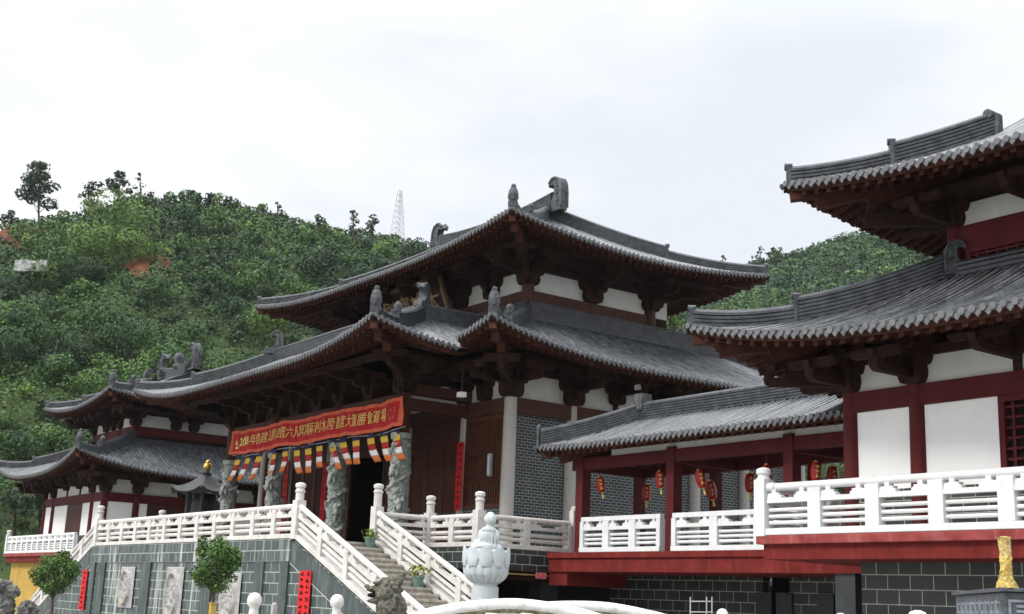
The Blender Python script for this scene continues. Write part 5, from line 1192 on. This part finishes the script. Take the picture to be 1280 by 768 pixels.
def emblem(u, nm):
    mb = MB(); c = ban_pt(u, (bz0+bz1)/2-.05)-Vector((.022, 0, 0)); ey = Vector((0, -1, 0))
    for k in range(5):
        a = pi*(.18+.16*k); d = Vector((0, -cos(a), sin(a))); s_ = Vector((0, -d.z, d.y)); mb.prism([(0, -.02), (.14, -.05), (.27, 0), (.14, .05), (0, .02)], c-Vector((0, 0, .08)), d, s_, (-.004, 0, 0))
    mb.prism([(-.2, -.22), (.2, -.22), (.12, -.14), (-.12, -.14)], c, ey, (0, 0, 1), (-.004, 0, 0)); mb.build(nm, M['gold_text'], ban)
emblem(.62, 'lotus_emblem')
mb = MB(); c = ban_pt(Lb-.72, 6.37)-Vector((.022, 0, 0))
for k in range(7):
    a = k*1.05; r0 = .1+.028*k; mb.tube([c+Vector((0, -r0*cos(a+j*.18), r0*sin(a+j*.18))) for j in range(5)], .016, 5)
mb.build('swirl_emblem', mat('pink_banner_swirl', (.70, .16, .14), .7), ban)
fl = [(300, -.35), (313, -.38), (327, -.34), (343, -.12), (358, -.1), (371, .10), (385, .14), (399, .16), (415, .22), (428, .2), (444, .16), (462, .28), (478, .32), (493, .2)]
MB().tube([ban_pt(Lb*k/20, bz0-.02-.06*sin(pi*(k % 5)/5))+Vector((.12, 0, 0)) for k in range(21)], .01, 5).build('string', M['f_white'], ban)
pos = ['far left end', 'second from the left end', 'third from the left end', 'left of the second dragon column', 'just left of the second dragon column', 'just right of the second dragon column', 'second right of the second dragon column', 'third right of the second dragon column', 'left of the third dragon column', 'against the third dragon column', 'just right of the third dragon column', 'middle of the group right of the third dragon column', 'left of the right dragon column capital', 'against the right dragon column capital']
for i, (x, tl) in enumerate(fl):
    p = AX(x, 560, BX+.14); p = Vector((BX+.12, p.y, bz0-.02)); rg = random.Random(i); W_, H_ = .50+.08*rg.random(), 1.0+.24*rg.random(); ph = rg.random()*6; tl += (rg.random()-.5)*.16
    mb = MB(); cs = [0, 1, 2, 3, 4]
    for s_ in range(5):
        P = []
        for a in range(5):
            P.append([])
            for b in range(4):
                v = (s_+b/3)/5; u = a/4-.5
                P[-1].append((p.x+.05*sin(u*7+v*5+ph)*v+.05*v*v, p.y-(u*W_*(1-.12*v)+1.9*tl*v*H_*(.4+.6*v)), p.z-v*H_*sqrt(1-tl*tl*.6)+.05*u*tl))
        mb.grid(P, mi=s_)
    o = mb.build('prayer_flag', [M['f_blue'], M['f_yellow'], M['f_red'], M['f_white'], M['f_orange']], smooth=True); o.modifiers.new('t', 'SOLIDIFY').thickness = .006
    tag(o, 'striped Buddhist flag under the banner, '+pos[i], 'flag', 'striped flags hanging beneath the banner')
scroll('tall red couplet scroll on the pale column right of the doors', (CX-.24, 38.33, 3.2), (0, 1, 0), .42, 2.45, 1, 9, 4)
scroll('tall red couplet scroll on the wall left of the open door', (CX-.24, 48.8, 2.6), (0, 1, 0), .42, 3.0, 1, 9, 5)
scroll('tall red couplet scroll behind the second dragon column', (CX-.24, 52.6, 2.6), (0, 1, 0), .42, 3.3, 1, 9, 6)
lb = thing('wall_lamp', 'slim grey green lamp box on the lattice window beside the corner column', 'lamp', (CX-.15, 36.5, 4.3)); bevel(MB().box(CX-.24, 36.42, 4.32, CX-.11, 36.6, 5.12).build('housing', M['grey_box'], lb), .02)
MB().box(CX-.25, 36.45, 4.38, CX-.241, 36.57, 5.06).build('diffuser', M['steel'], lb); MB().box(CX-.12, 36.48, 5.0, CX-.02, 36.54, 5.06).build('bracket', M['black_iron'], lb)
for x, y, X, lbl in ((577, 494, 23.6, 'white floodlight under the eave left of the corner column'), (799, 485, None, 'white floodlight under the side eave above the walkway roof')):
    p = AX(x, y, X) if X else AY(x, y, 34.2); t = thing('floodlight', lbl, 'floodlight', p)
    bevel(MB().box(p.x-.13, p.y-.13, p.z-.08, p.x+.13, p.y+.13, p.z+.1).build('housing', M['lampwhite'], t), .02); MB().tube([p+Vector((0, 0, .1)), p+Vector((0, 0, .9))], .025, 6).build('stem', M['black_iron'], t)

# ------------------------------------------------------------------ potted plants on the stair
for i, (x, y, lbl, r) in enumerate([(465, 688, 'green glazed pot with a small plant at the head of the stair', .17), (521, 731, 'green glazed pot with yellowish leaves lower down the stair', .17)]):
    Xp = 19.42; Yp = AX(x, y, Xp).y; k = min(19, int((TY0-Yp)/RUN*20)); Yp = TY0-RUN*(k+.5)/20; z = F0-DR*k/20
    t = thing('potted_plant', lbl, 'potted plant', (Xp, Yp, z), 'pots on the stair'); mb = MB(); mb.lathe([(r*.7, 0), (r*.75, .02), (r, .26), (r*1.12, .27), (r*1.12, .33), (r*.95, .33), (r*.9, .27)], (Xp, Yp, z), 16); sharp(mb.build('pot', M['pot'], t, smooth=True), 40)
    rng = np.random.default_rng(i+5); C, N = crown_pts([((Xp, Yp, z+.42+.05*i), (.30, .30, .2))], 900, rng, .1); V, T = leaves(C, N, .05+.05*rng.random(len(C)), rng, rng.random(len(C))*(.5+.5*i)); leaf_object('foliage', V, T, M['leaf_pot'], t)

# ------------------------------------------------------------------ clipped trees in front of the terrace
def clipped(label, x, y0, y1, wpx, X, seed):
    c = AX(x, (y0+y1)/2, X); d = float(np.array(c)@CF); R = wpx*d/FPX/2; Hh = (y1-y0)*d/FPX; rng = np.random.default_rng(seed)
    t = thing('clipped_tree', label, 'tree', (c.x, c.y, GZ), 'small clipped trees before the terrace'); mb = MB()
    mb.tube([(c.x+.05, c.y, GZ), (c.x, c.y+.04, c.z-Hh*.45), (c.x, c.y, c.z)], [.06, .05, .03], 8)
    lobes = [(tuple(c), (R*.72, R*.72, Hh*.38))]
    for i in range(26):
        v = rng.normal(0, 1, 3); v /= np.linalg.norm(v); q = Vector((c.x+v[0]*R*.66, c.y+v[1]*R*.66, c.z+v[2]*Hh*.36)); q += Vector(rng.normal(0, .09, 3))*R; rr = R*(.16+.20*rng.random()); lobes.append((tuple(q), (rr, rr, rr*.85)))
        if i < 12: mb.tube([(c.x, c.y, c.z-Hh*.5), q], [.022, .008], 5)
    C, N = crown_pts(lobes, 3300, rng, .4); V, T = leaves(C, N, .030+.024*rng.random(len(C)), rng, np.clip(.42+.2*N[:, 2]*0+rng.normal(0, .22, len(C)), 0, 1))
    mb.build('trunk', M['bark'], t); leaf_object('crown', V, T, M['leaf_round'], t)
clipped('round clipped green tree before the relief panels of the terrace', 271, 660, 742, 76, 13.0, 31)
clipped('round clipped green tree at the left stair, before the far tower', 70, 684, 748, 66, 13.0, 32)

# ------------------------------------------------------------------ black incense pavilion beyond the terrace
bc = Vector((23.7, 58.2, F0)); ib = thing('incense_pavilion', 'black cast iron incense pavilion with a gold finial between hall and far tower', 'incense burner', bc)
mb = MB(); mb.lathe([(1.1, 0), (1.15, .3), (.85, .45), (.8, .9), (1.1, 1.05), (1.1, 1.2), (.7, 1.25)], bc, 6); mb.build('base', M['black_iron'], ib)
for k in range(6): a = k*pi/3; MB().tube([bc+Vector((.85*cos(a), .85*sin(a), 1.2)), bc+Vector((.85*cos(a), .85*sin(a), 2.95))], .09, 8).build('pillar', M['black_iron'], ib)
MB().lathe([(.5, 1.2), (.62, 1.7), (.6, 2.4), (.5, 2.9)], bc, 12).build('furnace', M['black_iron'], ib, smooth=True)
n = 6; P = []
for k in range(37):
    a = k/36*2*pi; cf = abs(((a/(pi/3)) % 1)-.5)*2; P.append([])
    for j in range(7): f = j/6; r = (1.72*(.90+.10*cf**2)*(1-f)+.10*f); P[-1].append((bc.x+r*cos(a), bc.y+r*sin(a), F0+2.85+.30*cf**3*(1-f)**2+1.0*f**1.5))
mb = MB().grid(P); o = mb.build('roof', M['black_iron'], ib, smooth=True); o.modifiers.new('t', 'SOLIDIFY').thickness = .07
mb = MB()
for k in range(6): a = k*pi/3; mb.tube([P[int(k*6)][j] for j in range(7)], .07, 6)
mb.build('roof_rib', M['cap'], ib); MB().lathe([(.12, 3.8), (.25, 3.9), (.12, 4.0), (.1, 4.05)], bc, 12).build('neck', M['black_iron'], ib)
mb = MB(); mb.sphere(bc+Vector((0, 0, 4.22)), (.22, .22, .2), 12, 8); mb.lathe([(.12, 4.38), (.13, 4.44), (.03, 4.55)], bc, 10); mb.build('finial', M['gold'], ib, smooth=True)

# ------------------------------------------------------------------ seated Buddha on a lotus pedestal
def sculpt(name, parts, m, parent, voxel, disp=0.0, dscale=.1, smooth=3):
    mb = MB()
    for c, r, *rot in parts: mb.sphere(c, r, 14, 10, rot=rot[0] if rot else None)
    o = mb.build(name, m, parent, smooth=True); md = o.modifiers.new('remesh', 'REMESH'); md.mode = 'VOXEL'; md.voxel_size = voxel; md.use_smooth_shade = True
    s_ = o.modifiers.new('smooth', 'SMOOTH'); s_.iterations = smooth
    if disp:
        tx = bpy.data.textures.new(name+'_relief', 'CLOUDS'); tx.noise_scale = dscale; d_ = o.modifiers.new('relief', 'DISPLACE'); d_.texture = tx; d_.strength = disp; d_.mid_level = .5
    return o
DB = 21.0; bp_ = AD(606, 742, DB); bp_.z += .0
bud = thing('buddha_statue', 'pale stone Buddha seated with its back turned on a tall double lotus pedestal', 'statue', (bp_.x, bp_.y, GZ)); S = DB/FPX
rt = Vector((CR[0], CR[1], 0)).normalized(); fw = Vector((CF[0], CF[1], 0)).normalized(); zz = Vector((0, 0, 1))
def loc(px, py, dz=0): return bp_+rt*(px-606)*S+zz*(742-py)*S+fw*dz
k = S
mb = MB(); mb.lathe([(r*k, z*k) for r, z in [(17, -130), (17, 0), (17, 8), (15, 9), (15, 11), (17, 13), (22, 17), (26, 23), (28, 30), (28.4, 38), (28, 50), (24, 54)]], bp_, 32)
sharp(mb.build('pedestal', M['statue'], bud, smooth=True), 40)
def bowl(z): return float(np.interp(z, [11, 13, 17, 23, 30, 38, 57], [15, 17, 22, 26, 28, 28.4, 28.4]))
mb = MB()
for n_, z0, z1, row in ((18, 12, 34, 0), (10, 31, 57, 1)):
    for i in range(n_):
        a = 2*pi*(i+.5*row)/n_; rows = []; half = pi/n_*1.12
        for j in range(11):
            f = j/10; wv = half*(min(1, .55+.9*f) if f < .55 else max(0.02, cos((f-.55)/.45*pi/2))**.55); r_ = []
            for q in range(-4, 5):
                u = q/4; an = a+wv*u; z = z0+(z1-z0)*f; bul = 1.9*(1-u*u)*(.35+.65*sin(pi*min(1, f+.12)))+(.5 if abs(u) > .9 else 0)+1.3*f*row
                rr = (bowl(z)+bul)*k; r_.append(bp_+Vector((cos(an)*rr, sin(an)*rr, z*k)))
            rows.append(r_)
        mb.grid(rows)
o = mb.build('lotus_petals', M['statue'], bud, smooth=True); o.modifiers.new('t', 'SOLIDIFY').thickness = .01
bparts = [(loc(609, 650), (7.6*k, 7.6*k, 8.2*k)), (loc(609, 643.5), (4.6*k, 4.6*k, 2.6*k)), (loc(608, 658), (4.2*k, 4.2*k, 4.5*k)), (loc(608, 664), (11*k, 7.5*k, 5.2*k)), (loc(607, 672), (11*k, 8.5*k, 12*k)),
          (loc(598, 672, -.01), (4*k, 4.8*k, 9*k)), (loc(617.5, 672, .02), (4*k, 4.8*k, 9.5*k)), (loc(594, 681, -.02), (5*k, 6*k, 5.5*k)), (loc(605, 684.5), (16*k, 12*k, 5.5*k)), (loc(592, 685, -.02), (6*k, 8*k, 4.5*k)), (loc(619, 685, .04), (6*k, 8*k, 4.5*k)),
          (loc(603, 651, -.03), (1.2*k, 1.5*k, 3*k)), (loc(601.7, 650), (1.3*k, 1.5*k, 1.8*k)), (loc(611, 650.5, -.085), (1.2*k, 1.4*k, 3.2*k))]
for i in range(6): bparts.append((loc(598+i*3.6, 676+abs(i-2.5)*1.2, -.105+.012*abs(i-2.5)), (1.1*k, 1.2*k, 9*k)))
sculpt('figure', bparts, M['statue'], bud, .010, .006, .05, 1)

# ------------------------------------------------------------------ stone lion in front of the stair
DL = 19.0; lp = AD(482, 748, DL); k = DL/FPX
lion = thing('lion_statue', 'weathered grey stone lion with open mouth and curled mane at the stair foot', 'statue', (lp.x, lp.y, GZ))
def ll(px, py, dz=0): return lp+rt*(px-482)*k+zz*(748-py)*k+fw*dz
lparts = [(ll(484, 743), (17*k, 17*k, 17*k)), (ll(467, 737.5, -.03), (10*k, 9*k, 4.2*k)), (ll(468, 752, -.03), (9*k, 8*k, 3.2*k)), (ll(458, 734.5, -.03), (3.4*k, 4*k, 3*k)), (ll(471, 729.5, -.06), (6*k, 6*k, 2.6*k)), (ll(484, 729), (13*k, 12*k, 7*k)),
          (ll(499, 725, -.06), (4*k, 3*k, 8*k)), (ll(504, 720, -.06), (3*k, 2.4*k, 5*k)), (ll(478, 727, .14), (4*k, 3*k, 5*k)), (ll(490, 760), (20*k, 19*k, 20*k)), (ll(495, 785, .1), (22*k, 24*k, 26*k)), (ll(478, 790, -.1), (8*k, 8*k, 26*k)), (ll(490, 795, .2), (8*k, 8*k, 26*k))]
rg = random.Random(4)
for i in range(46):
    a = rg.random()*2*pi; e = rg.random()*1.6-.5; r = 17*k
    v = Vector((cos(a)*cos(e), sin(a)*cos(e), sin(e)))
    if (v.dot(rt) < -.15): continue
    lparts.append((ll(485, 744)+v*r*1.02, 3.4*k))
sculpt('figure', lparts, M['lion_stone'], lion, .010, .028, .05, 1)
mb = MB(); mb.sphere(ll(466, 738, -.12), (1.5*k, 1.4*k, 1.4*k), 8, 6); mb.build('eye_shade', M['dark'], lion); mb = MB(); mb.sphere(ll(466, 745, -.03), (7*k, 7*k, 3*k), 10, 8); mb.build('mouth', M['dark'], lion)  # near-black balls standing in for shade at the eye and mouth
mb = MB(); c = ll(485, 800); mb.box(c.x-.3, c.y-.3, GZ, c.x+.3, c.y+.3, c.z-.05); mb.box(c.x-.36, c.y-.36, c.z-.05, c.x+.36, c.y+.36, c.z+.03); mb.build('plinth', M['lion_stone'], lion)

# ------------------------------------------------------------------ arched stone bridge railings in the foreground
def arch(label, pts, d0, r, posts):
    P = [AD(x, y, d0+dd) for x, y, dd in pts]; root = thing('bridge_railing', label, 'railing', (P[len(P)//2].x, P[len(P)//2].y, GZ), 'arched bridge railings'); Q = []
    for i in range(len(P)-1):
        p0, p1, p2, p3 = P[max(0, i-1)], P[i], P[i+1], P[min(len(P)-1, i+2)]
        for j in range(6): t = j/6; Q.append(.5*((2*p1)+(p2-p0)*t+(2*p0-5*p1+4*p2-p3)*t*t+(3*p1-p0-3*p2+p3)*t**3))
    Q.append(P[-1]); Q = [Vector((q.x, q.y, q.z-r)) for q in Q]
    MB().tube(Q, r, 14).build('handrail', M['moss_white'], root, smooth=True)
    MB().tube([q-Vector((0, 0, r*.62)) for q in Q], r*.72, 10).build('moss_line', M['moss'], root, smooth=True)
    for i in posts:
        q = Q[i]; mb = MB(); mb.lathe([(.09, -.42), (.1, -.4), (.06, -.3), (.09, -.18), (.1, -.1)], q, 10); mb.build('baluster', M['moss_white'], root, smooth=True)
    t_ = [Vector((q.x, q.y, q.z-.46)) for q in Q]; mb = MB()
    for a_, b_ in zip(t_[:-1], t_[1:]): mb.add([a_+Vector((0, 0, .1)), b_+Vector((0, 0, .1)), (b_.x, b_.y, GZ), (a_.x, a_.y, GZ), *[v+fw*.16 for v in (a_+Vector((0, 0, .1)), b_+Vector((0, 0, .1)), Vector((b_.x, b_.y, GZ)), Vector((a_.x, a_.y, GZ)))]], [(0, 3, 2, 1), (4, 5, 6, 7), (0, 1, 5, 4)])
    mb.build('panel', M['moss_white'], root)
arch('front arched white stone bridge railing with moss beneath its handrail', [(430, 800, 0), (505, 770, 0), (550, 757, 0), (600, 750, 0), (645, 748, 0), (690, 753, 0), (740, 764, 0), (800, 785, 0)], 17.0, .085, (8, 14, 20, 26, 32))
arch('rear arched white stone bridge railing showing right of the lotus pedestal', [(560, 772, 0), (620, 759, 0), (680, 752.5, 0), (720, 751, 0), (760, 753, 0), (800, 760, 0), (840, 770, 0), (900, 790, 0)], 18.6, .085, (10, 16, 22, 28, 34))
def bud_post(label, x, ytop, wpx, d, y2=800):
    p = AD(x, ytop, d); k = wpx*d/FPX/2; mb = MB(); z = p.z
    mb.lathe([(k*.92, GZ-z), (k*.92, -k*4.2), (k*.75, -k*3.4), (k*.6, -k*2.3), (k*.62, -k*1.9), (k*.95, -k*1.55), (k*1.0, -k*1.1), (k*.92, -k*.6), (k*.6, -k*.15), (k*.2, 0)], (p.x, p.y, z), 18)
    o = mb.build('bollard_post', M['moss_white'], smooth=True); sharp(o, 50); tag(o, label, 'post', 'white stone posts with rounded caps')
bud_post('white round-capped stone post before the terrace pilasters', 319, 741, 18.5, 24); bud_post('white round-capped stone post beside the red scroll on the stair wall', 422, 743, 17.5, 24)
bud_post('white round-capped stone post below the middle walkway bay', 903, 761, 15, 20); bud_post('white round cap just showing below the black walkway pillar', 1051, 766.5, 17, 18); bud_post('wide white round cap left of the dark censer', 1147, 763, 31, 14)
# metal railing under the walkway
p0, p1 = AD(863, 752, 34), AD(890, 752, 34); mr_ = MB()
for q in (p0, p0.lerp(p1, .75), p1): mr_.tube([Vector((q.x, q.y, GZ)), q+Vector((0, 0, .12))], .018, 6)
for dz in (0, -.28, -.56): mr_.tube([p0+zz*dz, p1+zz*dz], .018, 6)
tag(mr_.build('metal_railing', M['steel']), 'thin steel railing before the dark doorway under the walkway', 'railing')
# yellow wall and rocks
yw = AD(1035, 745, 46); mb = MB(); mb.prism([(-3, GZ), (4, GZ), (4, .95), (-.3, .55), (-.3, 1.5), (-3, 1.5)], (yw.x, yw.y, 0), rt, zz, fw*.3); tag(mb.build('yellow_wall', M['yellow']), 'yellow wall seen past the pillar under the near tower', 'wall')
def rock(label, c, r, seed):
    rg = random.Random(seed); parts = []
    for i in range(9): parts.append((Vector(c)+Vector(((rg.random()-.5)*r*1.6, (rg.random()-.5)*r*1.2, (rg.random()-.3)*r*1.2)), r*(.35+.35*rg.random())))
    parts.append((Vector((c[0], c[1], (c[2]+GZ)/2)), (r*.9, r*.9, (c[2]-GZ)/2+.2)))
    mb = MB()
    for q, s_ in parts: mb.sphere(q, s_, 12, 9)
    o = mb.build('garden_rock', M['rock'], smooth=True); md = o.modifiers.new('r', 'REMESH'); md.mode = 'VOXEL'; md.voxel_size = r*.06
    tx = bpy.data.textures.new('rock_relief', 'CLOUDS'); tx.noise_scale = r*.35; d_ = o.modifiers.new('d', 'DISPLACE'); d_.texture = tx; d_.strength = r*.6; d_.mid_level = .5
    tag(o, label, 'rock', 'weathered garden rocks')
rock('grey weathered garden rock at the lower left corner', AD(6, 742, 52), .50, 1); rock('low grey rock beside the left stair foot', AD(34, 765, 52), .4, 2)
rock('pale grey rocks under the walkway beside the black pillar', AD(1003, 752, 40), .6, 3)
mb = MB(); p = AD(266, 755, 31); mb.box(p.x-.065, p.y-.065, GZ, p.x+.065, p.y+.065, p.z); mb.box(p.x-.08, p.y-.08, p.z, p.x+.08, p.y+.08, p.z+.03); tag(mb.build('marker_post', M['yellow']), 'small yellow marker post under the right clipped tree', 'post')
mb = MB(); p = AD(343, 757, 26); mb.box(p.x-.05, p.y-.05, GZ, p.x+.05, p.y+.05, p.z); mb.lathe([(.06, 0), (.05, .04), (.01, .06)], p, 8); tag(mb.build('stub_post', M['carve']), 'short beige post right of a white round-capped post', 'post')

# ------------------------------------------------------------------ bronze censer with gold dragon column
cc = AD(1251, 734.5, 10); le = AD(1189, 741, 12.2); e1 = Vector((le.x-cc.x, le.y-cc.y, 0)); Ll = e1.length; e1.normalize(); e2 = Vector((-e1.y, e1.x, 0))
if e2.dot(rt) < 0: e2 = -e2
cz = cc.z; cen = thing('incense_censer', 'dark bronze incense censer with key pattern and a gold dragon column at its corner', 'censer', (cc.x, cc.y, GZ)); Wc = 1.3
def cp(a, b, z): return Vector((cc.x, cc.y, z))+e1*a+e2*b
def slab(a0, a1, b0, b1, z0, z1): return MB().prism([(a0, b0), (a1, b0), (a1, b1), (a0, b1)], (cc.x, cc.y, z0), e1, e2, (0, 0, z1-z0))
bevel(slab(0, Ll, 0, Wc, cz-.03, cz).build('rim', M['censer'], cen), .006); bevel(slab(.05, Ll-.05, .03, Wc-.05, cz-.6, cz-.032).build('body', M['censer'], cen), .01)
slab(.3, Ll-.3, .25, Wc-.3, GZ, cz-.6).build('foot', M['censer'], cen)
mb = MB(); nrm = -e2
for i in range(9):
    a = .16+i*(Ll-.3)/9; w = (Ll-.3)/9*.86
    for (x0, z0, x1, z1) in ((0, .0, 1, .12), (0, .12, .12, .8), (0, .8, .8, .92), (.68, .35, .8, .8), (.35, .35, .68, .47), (.88, .12, 1, 1)):
        mb.prism([(a+x0*w, cz-.26+z0*.17), (a+x1*w, cz-.26+z0*.17), (a+x1*w, cz-.26+z1*.17), (a+x0*w, cz-.26+z1*.17)], Vector((cc.x, cc.y, 0))+e2*.032, e1, zz, nrm*.012)
mb.build('key_pattern', M['censer_light'], cen); mb = MB()
for i in range(3):
    for (x0, z0, x1, z1) in ((0, 0, .34, .02), (0, .13, .34, .15), (0, .02, .02, .13), (.32, .02, .34, .13), (.06, .05, .28, .07), (.06, .09, .28, .11)):
        a = .06+i*.4; mb.prism([(a+x0, cz-.24+z0), (a+x1, cz-.24+z0), (a+x1, cz-.24+z1), (a+x0, cz-.24+z1)], Vector((cc.x, cc.y, 0))+e1*.052, e2, zz, -e1*.014)
mb.build('key_pattern', M['censer_light'], cen)
gc = cc+e1*.07+e2*.06; r = .044; P = []; nz, na = 70, 32; Hc = .40
for i in range(nz+1):
    z = i/nz*Hc; P.append([])
    for j in range(na+1):
        th = 2*pi*(j % na)/na; h = .007*noise.noise(Vector((cos(th)*2, sin(th)*2, z*22)))+.008*noise.noise(Vector((cos(th)*5, sin(th)*5, z*40)))
        dth = (th-z*22+pi) % (2*pi)-pi; h += .007*max(0, 1-(dth/.6)**2)**.5; fl_ = .034*max(0, 1-z/.09)**.7*(1+.25*cos(th*6))+.008*max(0, (z-.375)/.025)
        rr = r+h+fl_; P[-1].append((gc.x+rr*cos(th), gc.y+rr*sin(th), cz+z))
mb = MB().grid(P, flip=True); mb.lathe([(.05, Hc-.01), (.052, Hc), (.02, Hc+.006)], (gc.x, gc.y, cz), 14); mb.build('gold_column', M['gold_paint'], cen, smooth=True)

for o in bpy.data.objects:
    if '_o' in o: del o['_o']
